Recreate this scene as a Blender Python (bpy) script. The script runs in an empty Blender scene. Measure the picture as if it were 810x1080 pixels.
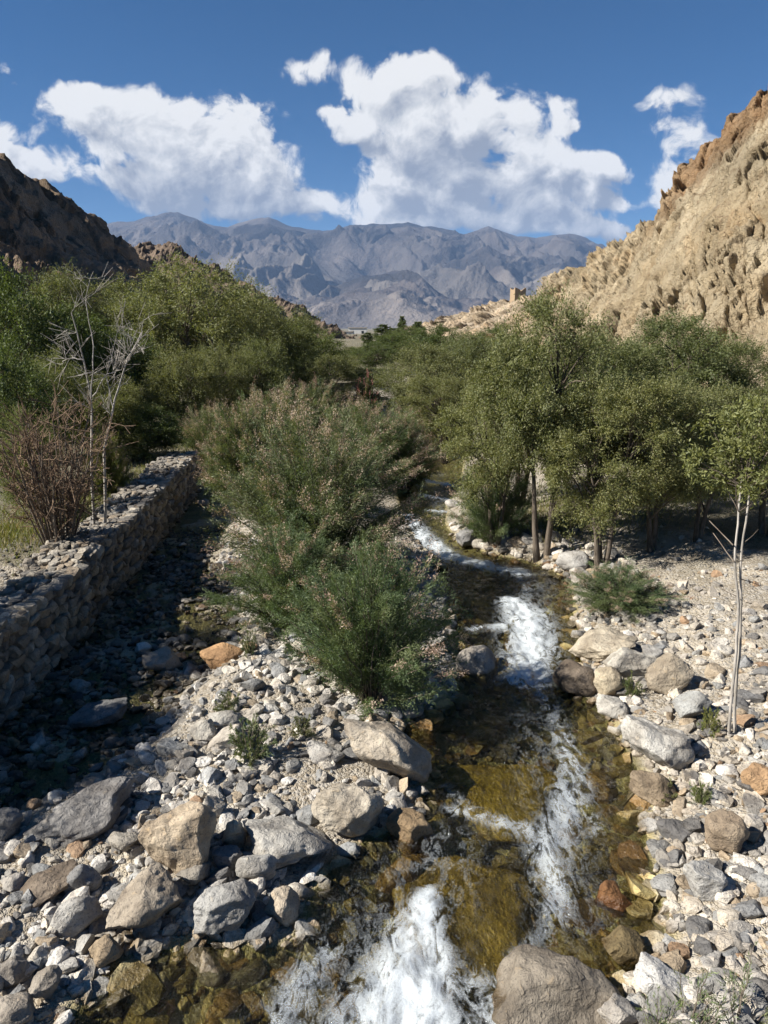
import bpy, math, random, time
import numpy as np
from mathutils import Vector

T0 = time.time()
SC = bpy.context.scene
COL = SC.collection
R = math.radians
random.seed(7)

# ------------------------------------------------------------------ camera numbers (photo grid 810x1080)
FPX, HOR, CH = 780.0, 345.0, 4.6
TH = math.atan((540 - HOR) / FPX)
cT, sT = math.cos(TH), math.sin(TH)

def ray(px, py):
    dx, dy = (px - 405) / FPX, (540 - py) / FPX
    return dx, cT + dy * sT, -sT + dy * cT

def G(px, py, z=0.0):
    """world point where the sight line through a photo pixel meets height z"""
    a, b, c = ray(px, py)
    t = (z - CH) / c
    return np.array([a * t, b * t, z])

def PT(px, py, Y):
    a, b, c = ray(px, py)
    t = Y / b
    return np.array([a * t, Y, CH + c * t])

def project(P):
    P = np.atleast_2d(P)
    x, y, z = P[:, 0], P[:, 1], P[:, 2] - CH
    d = y * cT - z * sT
    u = y * sT + z * cT
    d = np.where(d < 1e-3, 1e-3, d)
    return 405 + FPX * x / d, 540 - FPX * u / d, d

# ------------------------------------------------------------------ numpy noise
_rs = np.random.RandomState(11)
_perm = np.concatenate([_rs.permutation(256)] * 3).astype(np.int64)
_gr = _rs.normal(size=(256, 3)); _gr /= np.linalg.norm(_gr, axis=1)[:, None]

def pn(x, y, z):
    x = np.asarray(x, float); y = np.asarray(y, float) + 0 * x; z = np.asarray(z, float) + 0 * x
    xi, yi, zi = np.floor(x).astype(np.int64), np.floor(y).astype(np.int64), np.floor(z).astype(np.int64)
    xf, yf, zf = x - xi, y - yi, z - zi
    u, v, w = [t * t * t * (t * (t * 6 - 15) + 10) for t in (xf, yf, zf)]
    xi &= 255; yi &= 255; zi &= 255
    out = 0
    for i in (0, 1):
        for j in (0, 1):
            for k in (0, 1):
                h = _perm[_perm[_perm[xi + i] + yi + j] + zi + k]
                g = _gr[h]
                d = g[..., 0] * (xf - i) + g[..., 1] * (yf - j) + g[..., 2] * (zf - k)
                out = out + d * (u if i else 1 - u) * (v if j else 1 - v) * (w if k else 1 - w)
    return out * 1.4

def fbm(x, y, z, o=5, lac=2.1, g=0.5):
    a, s, f = 1.0, 0, 1.0
    for _ in range(o):
        s = s + a * pn(x * f + 3.1 * _, y * f - 1.7 * _, z * f + 7.3 * _); a *= g; f *= lac
    return s

def ridged(x, y, z, o=5, lac=2.1, g=0.5):
    a, s, f, wgt = 1.0, 0, 1.0, 1.0
    for _ in range(o):
        n = 1 - np.abs(pn(x * f + 5.2 * _, y * f + 1.3 * _, z * f)); n = n * n * wgt
        wgt = np.clip(n * 1.6, 0, 1); s = s + a * n; a *= g; f *= lac
    return s

def blocks(a, b, seed):
    """fractured rock: every cell is a tilted facet at its own height; also the distance to the cell's joint"""
    ai, bi = np.floor(a).astype(np.int64), np.floor(b).astype(np.int64)
    d1 = np.full(a.shape, 9.); d2 = np.full(a.shape, 9.); val = np.zeros(a.shape)
    for i in (-1, 0, 1):
        for j in (-1, 0, 1):
            h = _perm[_perm[(ai + i + seed * 17) & 255] + ((bi + j) & 255)]
            h2 = _perm[h + 7 + seed]; h3 = _perm[h2 + 31]; h4 = _perm[h3 + 5]; h5 = _perm[h4 + 3]
            da = a - (ai + i + h / 255.); db = b - (bi + j + h2 / 255.)
            d = da * da + db * db
            v = (h3 / 255. - .5) + (h4 / 255. - .5) * 1.2 * da + (h5 / 255. - .5) * 1.2 * db
            nr = d < d1
            d2 = np.where(nr, d1, np.minimum(d2, d)); val = np.where(nr, v, val); d1 = np.where(nr, d, d1)
    return val, np.sqrt(d2) - np.sqrt(d1)

def sst(a, b, x):
    t = np.clip((x - a) / (b - a), 0, 1)
    return t * t * (3 - 2 * t)

# ------------------------------------------------------------------ mesh helpers
def mesh_np(name, V, F, mat=None, smooth=True, col=None, parent=None, attrs=None, data_only=False):
    V = np.asarray(V, np.float32); F = np.asarray(F, np.int32)
    me = bpy.data.meshes.new(name)
    n, k = F.shape
    me.vertices.add(len(V)); me.vertices.foreach_set('co', V.ravel())
    me.loops.add(n * k); me.loops.foreach_set('vertex_index', F.ravel())
    me.polygons.add(n)
    me.polygons.foreach_set('loop_start', np.arange(0, n * k, k, dtype=np.int32))
    me.polygons.foreach_set('loop_total', np.full(n, k, np.int32))
    me.polygons.foreach_set('use_smooth', np.full(n, smooth, bool))
    if col is not None:
        c = np.ones((len(V), 4), np.float32); c[:, :col.shape[1]] = col
        a = me.attributes.new('tint', 'FLOAT_COLOR', 'POINT'); a.data.foreach_set('color', c.ravel())
    for an, av in (attrs or {}).items():
        a = me.attributes.new(an, 'FLOAT', 'POINT'); a.data.foreach_set('value', np.asarray(av, np.float32).ravel())
    me.update(calc_edges=True)
    if mat: me.materials.append(mat)
    if data_only: return me
    o = bpy.data.objects.new(name, me); COL.objects.link(o)
    if parent: o.parent = parent
    return o

def link(name, me, parent=None):
    o = bpy.data.objects.new(name, me); COL.objects.link(o)
    if parent: o.parent = parent
    return o

def tag(o, label=None, cat=None, group=None, kind=None):
    if label: o['label'] = label
    if cat: o['category'] = cat
    if group: o['group'] = group
    if kind: o['kind'] = kind
    return o

def thing(name, label, cat, loc=(0, 0, 0), rz=0, group=None, scale=(1, 1, 1)):
    o = bpy.data.objects.new(name, None); COL.objects.link(o)
    o.empty_display_size = .2
    o.location = [float(v) for v in loc]; o.rotation_euler = (0, 0, rz); o.scale = [float(v) for v in scale]
    return tag(o, label, cat, group)

def grid_faces(ny, nx, off=0):
    i = np.arange(ny - 1)[:, None] * nx + np.arange(nx - 1)[None, :]
    return np.stack([i, i + 1, i + nx + 1, i + nx], -1).reshape(-1, 4) + off

# ------------------------------------------------------------------ materials
class NT:
    def __init__(s, name):
        s.m = bpy.data.materials.new(name); s.m.use_nodes = True
        s.t = s.m.node_tree; s.t.nodes.clear()
        s.out = s.n('ShaderNodeOutputMaterial')
    def n(s, typ, **kw):
        nd = s.t.nodes.new(typ)
        for k, v in kw.items():
            if k[0] == '_': nd.inputs[k[1:]].default_value = v
            else: setattr(nd, k, v)
        return nd
    def l(s, a, b): s.t.links.new(a, b)
    def math(s, op, a, b=None, clamp=False):
        nd = s.n('ShaderNodeMath', operation=op, use_clamp=clamp)
        for i, v in enumerate((a, b)):
            if v is None: continue
            if isinstance(v, (int, float)): nd.inputs[i].default_value = v
            else: s.l(v, nd.inputs[i])
        return nd.outputs[0]
    def mix(s, f, a, b, blend='MIX'):
        nd = s.n('ShaderNodeMix', data_type='RGBA', blend_type=blend)
        for i, v in ((0, f), (6, a), (7, b)):
            if isinstance(v, (int, float)): nd.inputs[i].default_value = v
            elif isinstance(v, tuple): nd.inputs[i].default_value = v if len(v) == 4 else v + (1,)
            else: s.l(v, nd.inputs[i])
        return nd.outputs[2]
    def noise(s, vec, scale, detail=5, rough=.55, dist=0):
        nd = s.n('ShaderNodeTexNoise', _Scale=scale, _Detail=detail, _Roughness=rough, _Distortion=dist)
        if vec is not None: s.l(vec, nd.inputs['Vector'])
        return nd.outputs[0]
    def ramp(s, v, lo, hi, a=0.0, b=1.0):
        nd = s.n('ShaderNodeMapRange', interpolation_type='SMOOTHSTEP')
        nd.inputs[1].default_value = lo; nd.inputs[2].default_value = hi
        nd.inputs[3].default_value = a; nd.inputs[4].default_value = b
        s.l(v, nd.inputs[0]); return nd.outputs[0]
    def attr(s, name, out='Color'):
        return s.n('ShaderNodeAttribute', attribute_name=name).outputs[out]
    def bump(s, h, strength, dist):
        nd = s.n('ShaderNodeBump'); nd.inputs['Strength'].default_value = strength; nd.inputs['Distance'].default_value = dist
        s.l(h, nd.inputs['Height']); return nd.outputs[0]
    def bsdf(s, col, rough, normal=None, spec=.4):
        b = s.n('ShaderNodeBsdfPrincipled')
        b.inputs['Specular IOR Level'].default_value = spec
        for k, v in (('Base Color', col), ('Roughness', rough)):
            if isinstance(v, (int, float)): b.inputs[k].default_value = v
            elif isinstance(v, tuple): b.inputs[k].default_value = v + (1,)
            else: s.l(v, b.inputs[k])
        if normal is not None: s.l(normal, b.inputs['Normal'])
        return b.outputs[0]
    def done(s, sh): s.l(sh, s.out.inputs[0]); return s.m

def rock_material(name, tint_attr):
    """granite: speckled minerals, veins, a wet band close to the water level"""
    t = NT(name)
    geo = t.n('ShaderNodeNewGeometry')
    pos = geo.outputs['Position']
    oc = t.n('ShaderNodeTexCoord').outputs['Object'] if not tint_attr else pos
    base = t.attr('tint') if tint_attr else t.n('ShaderNodeObjectInfo').outputs['Color']
    n1 = t.noise(pos, 3.2, 6, .6); n2 = t.noise(pos, 60, 3, .7); n3 = t.noise(pos, 14, 5, .6, .6)
    c = t.mix(t.ramp(n1, .35, .68), t.mix(1.0, base, (.62, .58, .54), 'MULTIPLY'), t.mix(1.0, base, (1.16, 1.13, 1.08), 'MULTIPLY'))
    c = t.mix(t.ramp(n2, .54, .66, 0, .7), c, t.mix(1.0, base, (.25, .25, .27), 'MULTIPLY'))
    c = t.mix(t.ramp(n3, .60, .72, 0, .45), c, t.mix(1.0, base, (1.3, 1.08, .78), 'MULTIPLY'))
    z = t.n('ShaderNodeSeparateXYZ'); t.l(pos, z.inputs[0])
    wl = t.math('ADD', z.outputs[2], t.math('MULTIPLY', t.math('SUBTRACT', n1, .5), .22))
    wet = t.ramp(wl, .02, .085, 1.0, 0.0)
    c = t.mix(wet, c, t.mix(1.0, c, (.60, .53, .41), 'MULTIPLY'))
    rough = t.math('SUBTRACT', .82, t.math('MULTIPLY', wet, .62))
    h = t.math('ADD', t.math('MULTIPLY', n3, .7), t.math('MULTIPLY', n2, .18))
    vr = t.n('ShaderNodeTexVoronoi', feature='DISTANCE_TO_EDGE'); vr.inputs['Scale'].default_value = 5; t.l(t.mix(.12, pos, t.n('ShaderNodeTexNoise', _Scale=6.0).outputs['Color']), vr.inputs['Vector'])
    h = t.math('ADD', h, t.math('MULTIPLY', t.ramp(vr.outputs[0], 0, .03), t.ramp(n3, .50, .62, 0, .07))); h = t.math('ADD', h, t.math('MULTIPLY', n1, .8))
    nm = t.bump(h, .85, .05)
    return t.done(t.bsdf(c, rough, nm, .35))

def leaf_material(name, gloss=.03, trans=.36, rough=.6):
    t = NT(name)
    base = t.attr('tint')
    oi = t.n('ShaderNodeObjectInfo')
    c = t.mix(1.0, t.mix(1.0, base, oi.outputs['Color'], 'MULTIPLY'), (1.75, 1.62, 1.50), 'MULTIPLY')
    d = t.n('ShaderNodeBsdfDiffuse'); t.l(c, d.inputs[0])
    tr = t.n('ShaderNodeBsdfTranslucent'); t.l(t.mix(1.0, c, (1.15, 1.2, .55), 'MULTIPLY'), tr.inputs[0])
    g = t.n('ShaderNodeBsdfGlossy'); g.inputs['Roughness'].default_value = rough; g.inputs[0].default_value = (.8, .85, .8, 1)
    m1 = t.n('ShaderNodeMixShader'); m1.inputs[0].default_value = trans; t.l(d.outputs[0], m1.inputs[1]); t.l(tr.outputs[0], m1.inputs[2])
    m2 = t.n('ShaderNodeMixShader'); m2.inputs[0].default_value = gloss; t.l(m1.outputs[0], m2.inputs[1]); t.l(g.outputs[0], m2.inputs[2])
    return t.done(m2.outputs[0])

def bark_material(name, a, b, sc=9):
    t = NT(name)
    pos = t.n('ShaderNodeTexCoord').outputs['Object']
    mp = t.n('ShaderNodeMapping'); mp.inputs['Scale'].default_value = (1, 1, .25); t.l(pos, mp.inputs[0])
    n = t.noise(mp.outputs[0], sc, 6, .65, .4)
    return t.done(t.bsdf(t.mix(t.ramp(n, .32, .66), a, b), .85, t.bump(n, .8, .02), .2))

def hill_material(name, cols, scale, bump, dark=.5):
    t = NT(name)
    pos = t.n('ShaderNodeNewGeometry').outputs['Position']
    n1 = t.noise(pos, scale, 8, .62, .3); n2 = t.noise(pos, scale * 7, 7, .65); n3 = t.noise(pos, scale * 40, 4, .6)
    base = t.attr('tint')
    c = t.mix(t.ramp(n1, .36, .64), cols[0], cols[1])
    c = t.mix(t.ramp(n2, .52, .70, 0, dark), c, cols[2])
    c = t.mix(1.0, c, base, 'MULTIPLY')
    c = t.mix(t.ramp(n3, .55, .70, 0, .35), c, cols[3])
    h = t.math('ADD', t.math('MULTIPLY', n2, 1.0), t.math('MULTIPLY', n3, .55))
    return t.done(t.bsdf(c, .95, t.bump(h, 1.0, bump), .1))

M = {}
M['rock'] = rock_material('granite', False)
M['gravel'] = rock_material('river_gravel', True)
M['leaf'] = leaf_material('willow_leaf')
M['feather'] = leaf_material('feathery_leaf', .04, .30, .6)
M['bark'] = bark_material('grey_bark', (.05, .04, .03), (.16, .13, .10))
M['pale_bark'] = bark_material('bleached_bark', (.22, .20, .17), (.46, .42, .37), 14)
M['red_twig'] = bark_material('reddish_twig', (.10, .068, .047), (.27, .185, .12), 12)
M['grey_twig'] = bark_material('grey_twig', (.09, .07, .055), (.2, .165, .13), 12)

# ------------------------------------------------------------------ stream plan
LB = [(60, 1085), (120, 1015), (200, 992), (285, 1000), (318, 985), (330, 938), (352, 908), (400, 882), (440, 862), (446, 815), (415, 775),
      (440, 752), (476, 735), (478, 690), (474, 655), (466, 618), (450, 588), (431, 556), (420, 528), (416, 510), (434, 492), (452, 478)]
RB = [(640, 1085), (672, 1040), (706, 1000), (702, 955), (690, 915), (684, 878), (686, 835), (668, 800), (652, 768), (636, 748), (604, 728),
      (618, 696), (608, 655), (602, 612), (560, 592), (520, 585), (482, 571), (470, 552), (470, 535), (482, 515), (488, 498), (490, 482)]
L = [G(*p)[:2] for p in LB]; Rr = [G(*p)[:2] for p in RB]
L = [np.array([L[0][0] - .9, -3.0]), np.array([L[0][0] - .3, 2.6])] + L + [np.array([1.7, 33.]), np.array([1.0, 45.]), np.array([2.4, 70.])]
Rr = [np.array([1.6, -3.0]), np.array([1.35, 2.6])] + Rr + [np.array([3.6, 33.]), np.array([2.8, 45.]), np.array([4.6, 70.])]
STREAM = np.array(L + Rr[::-1])
CHAN = np.array([G(*p)[:2] for p in [(-60, 800), (0, 770), (48, 718), (111, 662), (165, 590), (207, 524), (232, 497), (247, 520), (238, 560), (226, 600),
                 (250, 640), (262, 668), (215, 715), (150, 790), (70, 840), (-60, 880)]])

def sdist(x, y, poly):
    """signed distance to a closed polygon, negative inside"""
    shp = x.shape; x = x.ravel(); y = y.ravel()
    best = np.full(x.shape, 1e9); ins = np.zeros(x.shape, bool)
    n = len(poly)
    for i in range(n):
        ax, ay = poly[i]; bx, by = poly[(i + 1) % n]
        dx, dy = bx - ax, by - ay
        t = np.clip(((x - ax) * dx + (y - ay) * dy) / (dx * dx + dy * dy + 1e-12), 0, 1)
        best = np.minimum(best, (x - ax - t * dx) ** 2 + (y - ay - t * dy) ** 2)
        if abs(dy) > 1e-12:
            c = ((ay > y) != (by > y)) & (x < (bx - ax) * (y - ay) / dy + ax)
            ins ^= c
    d = np.sqrt(best)
    return np.where(ins, -d, d).reshape(shp)

# the dry-stone wall: its right face line
WALL = np.array([[-4.50, 2.0], [-4.55, 7.9], [-4.57, 9.1], [-4.55, 10.8], [-4.68, 10.95], [-4.82, 14.4], [-5.02, 16.9], [-5.32, 20.4], [-5.42, 21.6]])
WALL_H = 1.02
def wall_x(y): return np.interp(y, WALL[:, 1], WALL[:, 0])

cx_s = lambda y: np.interp(y, [0, 4, 8.5, 13, 18, 24, 33, 45, 70, 300], [.3, .4, .9, 1.4, 1.2, 1.6, 2.6, 1.9, 3.5, 10])

def ground(x, y, full=False):
    x = np.asarray(x, float); y = np.asarray(y, float)
    far = sst(30, 60, y)
    dS = sdist(x, y, STREAM)
    dC = sdist(x, y, CHAN)
    left = x < cx_s(y)
    foot = (x - wall_x(np.clip(y, 2, 21.6))) - .75
    dC = np.where((x < -2) & (y < 22.5) & (foot > -2.5), np.minimum(dC, foot), dC)
    dp = np.maximum(dS, 0)
    # banks
    zr = .02 + .30 * (1 - np.exp(-dp / .55)) + .22 * sst(.6, 3.2, dp) + .035 * np.clip(dp - 2, 0, 20)
    zl = .02 + .26 * (1 - np.exp(-dp / .8))
    zl = zl * (1 - .35 * sst(9, 5, y))
    zl = np.where(dC < .6, zl * sst(-.2, .6, dC) + (-.01) * (1 - sst(-.2, .6, dC)), zl)
    wx = wall_x(np.clip(y, 2, 21.6))
    terr = sst(.0, .25, (wx - .35) - x)
    zl = zl * (1 - terr) + terr * (.80 + .02 * np.clip(wx - x, 0, 30))
    z = np.where(left, zl, zr)
    bed = -.06 - .26 * sst(0, .8, -dS)
    z = np.where(dS < 0, bed + .08 * sst(-.1, 0, dS), z)
    z = z + .05 * fbm(x * .9, y * .9, 0.0, 3) * sst(-.2, .3, dS) + .022 * fbm(x * 3.3, y * 3.3, 4.0, 3)
    zfar = .9 + .5 * fbm(x / 40, y / 40, 2.0, 3) + .004 * np.abs(x) - .5 * np.exp(-(np.maximum(dS, 0) / 1.5) ** 2)
    z = z * (1 - far) + far * zfar
    z = z - 8 * sst(250, 2500, np.hypot(x, y))
    if full: return z, dS, dC, terr
    return z

def gz(x, y): return float(ground(np.array([x]), np.array([y]))[0])

def lines(lo, hi, step, out_lo, out_hi, k=1.09):
    a = list(np.arange(lo, hi, step)); s = step; v = a[-1]
    while v < out_hi: s *= k; v += s; a.append(v)
    s = step; v = lo; b = []
    while v > out_lo: s *= k; v -= s; b.append(v)
    return np.array(b[::-1] + a)

gx = lines(-7.5, 7.5, .055, -14000, 14000); gy = lines(2.5, 22, .06, -400, 14000)
GX, GY = np.meshgrid(gx, gy)
GZ, DS, DC, TERR = ground(GX, GY, True)
PEB = fbm(GX * 7, GY * 7, 1.0, 2) * (np.abs(GX) < 8) * (GY < 23) * (GY > 2)
GZ = GZ + .018 * PEB
nG = fbm(GX * .35, GY * .35, 9.0, 4)
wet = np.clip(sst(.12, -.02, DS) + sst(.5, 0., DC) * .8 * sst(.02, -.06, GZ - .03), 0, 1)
grassy = np.clip(sst(.0, .35, nG + .25 * sst(16, 24, GY)) * sst(1.2, 3.5, DS) * (1 - TERR), 0, 1) * (GX > 0) * sst(10.5, 12.5, GY + .6 * nG)  # right bank: grass and soil, with willow shade put into the dark colour
grassy = np.maximum(grassy, TERR * sst(-.15, .25, nG + .5 * sst(13, 15, GY) - .3 * sst(13, 9, GY)))
grassy = np.maximum(grassy, sst(22, 34, GY) * sst(2., 5, DS))
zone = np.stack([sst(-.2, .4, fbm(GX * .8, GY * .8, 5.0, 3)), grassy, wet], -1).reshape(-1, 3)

t = NT('ground')
pos = t.n('ShaderNodeNewGeometry').outputs['Position']
sep = t.n('ShaderNodeSeparateColor'); t.l(t.attr('tint'), sep.inputs[0])
vor = t.n('ShaderNodeTexVoronoi', feature='F1'); vor.inputs['Scale'].default_value = 26; t.l(pos, vor.inputs['Vector'])
vor2 = t.n('ShaderNodeTexVoronoi', feature='F1'); vor2.inputs['Scale'].default_value = 70; t.l(pos, vor2.inputs['Vector'])
n1 = t.noise(pos, 2.3, 6, .6); n2 = t.noise(pos, 45, 4, .6)
vc = t.n('ShaderNodeSeparateColor'); t.l(vor.outputs['Color'], vc.inputs[0])
c = t.mix(sep.outputs[0], (.30, .255, .19), (.42, .36, .27))
c = t.mix(t.ramp(vc.outputs[0], .1, .9, 0, .6), c, (.46, .43, .38))
c = t.mix(t.ramp(n1, .45, .75, 0, .5), c, (.20, .165, .12))
c = t.mix(t.math('MULTIPLY', t.ramp(n2, .3, .7, .35, 1), sep.outputs[1]), c, t.mix(t.ramp(n1, .3, .7), (.05, .05, .02), (.11, .095, .042)))
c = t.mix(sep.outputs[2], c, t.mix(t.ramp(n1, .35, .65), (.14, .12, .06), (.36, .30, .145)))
h = t.math('ADD', t.math('SUBTRACT', 1.0, vor.outputs['Distance']), t.math('MULTIPLY', t.math('SUBTRACT', 1.0, vor2.outputs['Distance']), .5))
M['ground'] = t.done(t.bsdf(c, t.math('SUBTRACT', .95, t.math('MULTIPLY', sep.outputs[2], .4)), t.bump(h, .9, .03), .25))
V = np.stack([GX, GY, GZ], -1).reshape(-1, 3)
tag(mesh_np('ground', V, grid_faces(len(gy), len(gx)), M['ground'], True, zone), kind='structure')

# ------------------------------------------------------------------ water
wx_ = np.arange(-6.5, 4.4, .035); wy_ = np.concatenate([np.arange(2.0, 16, .035), np.arange(16, 72, .12)])
WX, WY = np.meshgrid(wx_, wy_)
wS = sdist(WX, WY, STREAM); wC = sdist(WX, WY, CHAN)
FOAM = [  # photo pixels of each white-water run, its half width and strength
    ([(452, 945), (440, 985), (432, 1030), (425, 1085)], [14, 32, 52, 78], 1.0),
    ([(452, 965), (450, 1010), (452, 1085)], [14, 30, 42], 1.0),
    ([(505, 1045), (530, 1085)], [26, 40], .7),
    ([(345, 1005), (318, 1040), (300, 1085)], [24, 30, 36], .62),
    ([(592, 775), (604, 815), (600, 850), (580, 900), (588, 965)], [14, 22, 26, 32, 20], .72),
    ([(475, 855), (515, 868), (555, 880), (585, 890)], [12, 16, 20, 24], .68),
    ([(470, 830), (500, 862)], [10, 12], .5),
    ([(612, 800), (622, 850), (628, 880)], [10, 14, 14], .55),
    ([(540, 636), (556, 650), (560, 680), (556, 716)], [20, 32, 36, 32], 1.0),
    ([(500, 664), (530, 662), (560, 660)], [10, 16, 14], .8),
    ([(430, 545), (444, 566), (474, 588)], [12, 17, 15], 1.0),
    ([(476, 588), (510, 597), (548, 605)], [14, 19, 16], 1.0),
    ([(440, 506), (474, 512)], [9, 9], 1.0), ([(445, 523), (475, 528)], [7, 8], .95), ([(452, 539), (472, 541)], [6, 6], .85),
    ([(520, 720), (565, 728), (580, 735)], [8, 8, 6], .45),
    ([(640, 820), (645, 800)], [6, 6], .3), ([(560, 716), (580, 745), (592, 778)], [22, 16, 14], .55), ([(588, 960), (570, 990), (520, 1040)], [18, 16, 18], .5), ([(548, 605), (556, 622), (552, 640)], [12, 10, 14], .6), ([(560, 745), (590, 850), (600, 960)], [50, 66, 66], .38), ([(470, 900), (400, 1010), (380, 1085)], [60, 105, 125], .42), ([(430, 550), (470, 590), (560, 610), (555, 720)], [20, 30, 42, 54], .44), ([(460, 500), (465, 545)], [18, 14], .4)]
foam = np.zeros(WX.shape)
for pl, rad, k in FOAM:
    P = np.array([G(*p) for p in pl])
    rw = np.array([r * math.hypot(p[1], CH - p[2]) / FPX for r, p in zip(rad, P)])
    for i in range(len(P) - 1):
        a, b = P[i, :2], P[i + 1, :2]; d = b - a
        tt = np.clip(((WX - a[0]) * d[0] + (WY - a[1]) * d[1]) / (d @ d), 0, 1)
        q = ((WX - a[0] - tt * d[0]) ** 2 + ((WY - a[1] - tt * d[1])) ** 2) / (rw[i] * (1 - tt) + rw[i + 1] * tt) ** 2
        foam = np.maximum(foam, k * np.exp(-q * .9))
fl = fbm(WX * 2.2, WY * 1.3, 3.0, 3)
wz = .012 * fl + .012 * fbm(WX * 6, WY * 3.4, 8.0, 3)
wz += foam * (.06 * fbm(WX * 3.6, WY * 2.2, 1.0, 4) + .04 + .022 * fbm(WX * 9, WY * 5, 2.0, 4))
wz += .05 * np.exp(-((WX - G(500, 880)[0]) ** 2 / .5 + (WY - G(500, 880)[1]) ** 2 / .12))
calm = sst(-.1, .3, wS)
wz = wz * (1 - calm * .8)
ok = (wS < .22) | (wC < .15)
F = grid_faces(len(wy_), len(wx_))
okv = ok.ravel(); F = F[okv[F].all(1)]
used = np.unique(F); remap = np.zeros(okv.size, np.int64); remap[used] = np.arange(len(used))
V = np.stack([WX, WY, wz], -1).reshape(-1, 3)[used]; F = remap[F]
t = NT('clear_water')
pos = t.n('ShaderNodeNewGeometry').outputs['Position']
mp = t.n('ShaderNodeMapping'); mp.inputs['Scale'].default_value = (1, .5, 1); t.l(pos, mp.inputs[0])
nA = t.noise(mp.outputs[0], 5.5, 6, .62, 1.8); nB = t.noise(mp.outputs[0], 19, 5, .65, 1.2); nC = t.noise(pos, 4.0, 4, .6, .5); nD = t.noise(pos, 75, 3, .65)
fa = t.attr('foam', 'Fac')
def thread(n, k): return t.math('SUBTRACT', 1.0, t.math('ABSOLUTE', t.math('MULTIPLY', t.math('SUBTRACT', n, .5), k)), True)
fil = t.math('ADD', t.math('MULTIPLY', thread(nA, 9.0), .55), t.math('MULTIPLY', thread(nB, 7.0), .45))
edge = t.math('SUBTRACT', 1.15, fa)
val = t.math('ADD', t.math('MULTIPLY', fa, 1.25), t.math('MULTIPLY', t.math('SUBTRACT', nA, .5), 1.7))
val = t.math('ADD', val, t.math('MULTIPLY', t.math('MULTIPLY', t.math('SUBTRACT', fil, .45), edge), .75))
val = t.math('ADD', val, t.math('MULTIPLY', t.math('SUBTRACT', nB, .5), .7))
val = t.math('ADD', val, t.math('MULTIPLY', t.math('SUBTRACT', nD, .5), .55))
val = t.math('SUBTRACT', val, t.ramp(fa, .22, .0, .0, .7))
fm = t.math('MULTIPLY', t.ramp(val, .50, 1.55), .93)
hgt = t.math('ADD', t.math('MULTIPLY', nA, .8), t.math('ADD', t.math('MULTIPLY', nB, .5), nC))
nm = t.bump(t.math('ADD', hgt, t.math('MULTIPLY', nD, .25)), .9, .06)
tr = t.n('ShaderNodeBsdfTransparent'); tr.inputs[0].default_value = (.92, .94, .76, 1)
gl = t.n('ShaderNodeBsdfGlossy'); gl.inputs['Roughness'].default_value = .06; t.l(nm, gl.inputs['Normal'])
fr = t.n('ShaderNodeFresnel'); fr.inputs[0].default_value = 1.33; t.l(nm, fr.inputs['Normal'])
ms = t.n('ShaderNodeMixShader'); t.l(fr.outputs[0], ms.inputs[0]); t.l(tr.outputs[0], ms.inputs[1]); t.l(gl.outputs[0], ms.inputs[2])
fb = t.bsdf((.60, .645, .67), .5, t.bump(t.math('ADD', nA, t.math('MULTIPLY', nD, .25)), .35, .03), .3)
mf = t.n('ShaderNodeMixShader'); t.l(fm, mf.inputs[0]); t.l(ms.outputs[0], mf.inputs[1]); t.l(fb, mf.inputs[2])
M['water'] = t.done(mf.outputs[0])
tag(mesh_np('stream_water', V, F, M['water'], True, attrs={'foam': foam.ravel()[used]}), kind='structure')

# ------------------------------------------------------------------ hills and mountains
def sheet(name, cols, nu, nv, prof, disp, mat, tintf, back=.5):
    """a slope: columns (photo px, skyline py, base distance, crest distance, base z)"""
    c = np.array(cols, float)
    pxs = np.linspace(c[0, 0], c[-1, 0], nu)
    py = np.interp(pxs, c[:, 0], c[:, 1]); Db = np.interp(pxs, c[:, 0], c[:, 2]); Dc = np.interp(pxs, c[:, 0], c[:, 3]); zb = np.interp(pxs, c[:, 0], c[:, 4])
    dy = (540 - py) / FPX
    Yc = cT + dy * sT
    u = (pxs - 405) / FPX / Yc
    Zc = CH + Dc * (-sT + dy * cT) / Yc
    v = np.linspace(0, 1 + back, nv)[:, None]
    Y = Db + (Dc - Db) * v; X = u * Y
    front = prof(np.clip(v, 0, 1), u[None, :])
    Z = zb + (Zc - zb) * front - (np.clip(v - 1, 0, None) ** 1.3) * (Zc - zb) * 1.3
    X, Y, Z = disp(X, Y, Z, np.clip(v, 0, 1) + 0 * X, (Dc - Db) + 0 * X, (Zc - zb) + 0 * X)
    tint = tintf(X, Y, Z, np.clip(v, 0, 1) + 0 * X, pxs + 0 * X)
    o = mesh_np(name, np.stack([X, Y, Z], -1).reshape(-1, 3), grid_faces(nv, nu), mat, True, tint.reshape(-1, 3))
    return tag(o, kind='structure')

M['sandhill'] = hill_material('sandy_rock', [(.40, .31, .195), (.54, .44, .30), (.25, .17, .10), (.35, .265, .165)], .16, .8, .75)
M['darkhill'] = hill_material('brown_rock', [(.19, .145, .105), (.27, .21, .155), (.11, .085, .065), (.21, .165, .12)], .09, .9, .5)
M['far'] = hill_material('mountain_rock', [(.058, .054, .052), (.145, .128, .112), (.036, .035, .036), (.10, .092, .085)], .0009, 40, .6)

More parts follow.
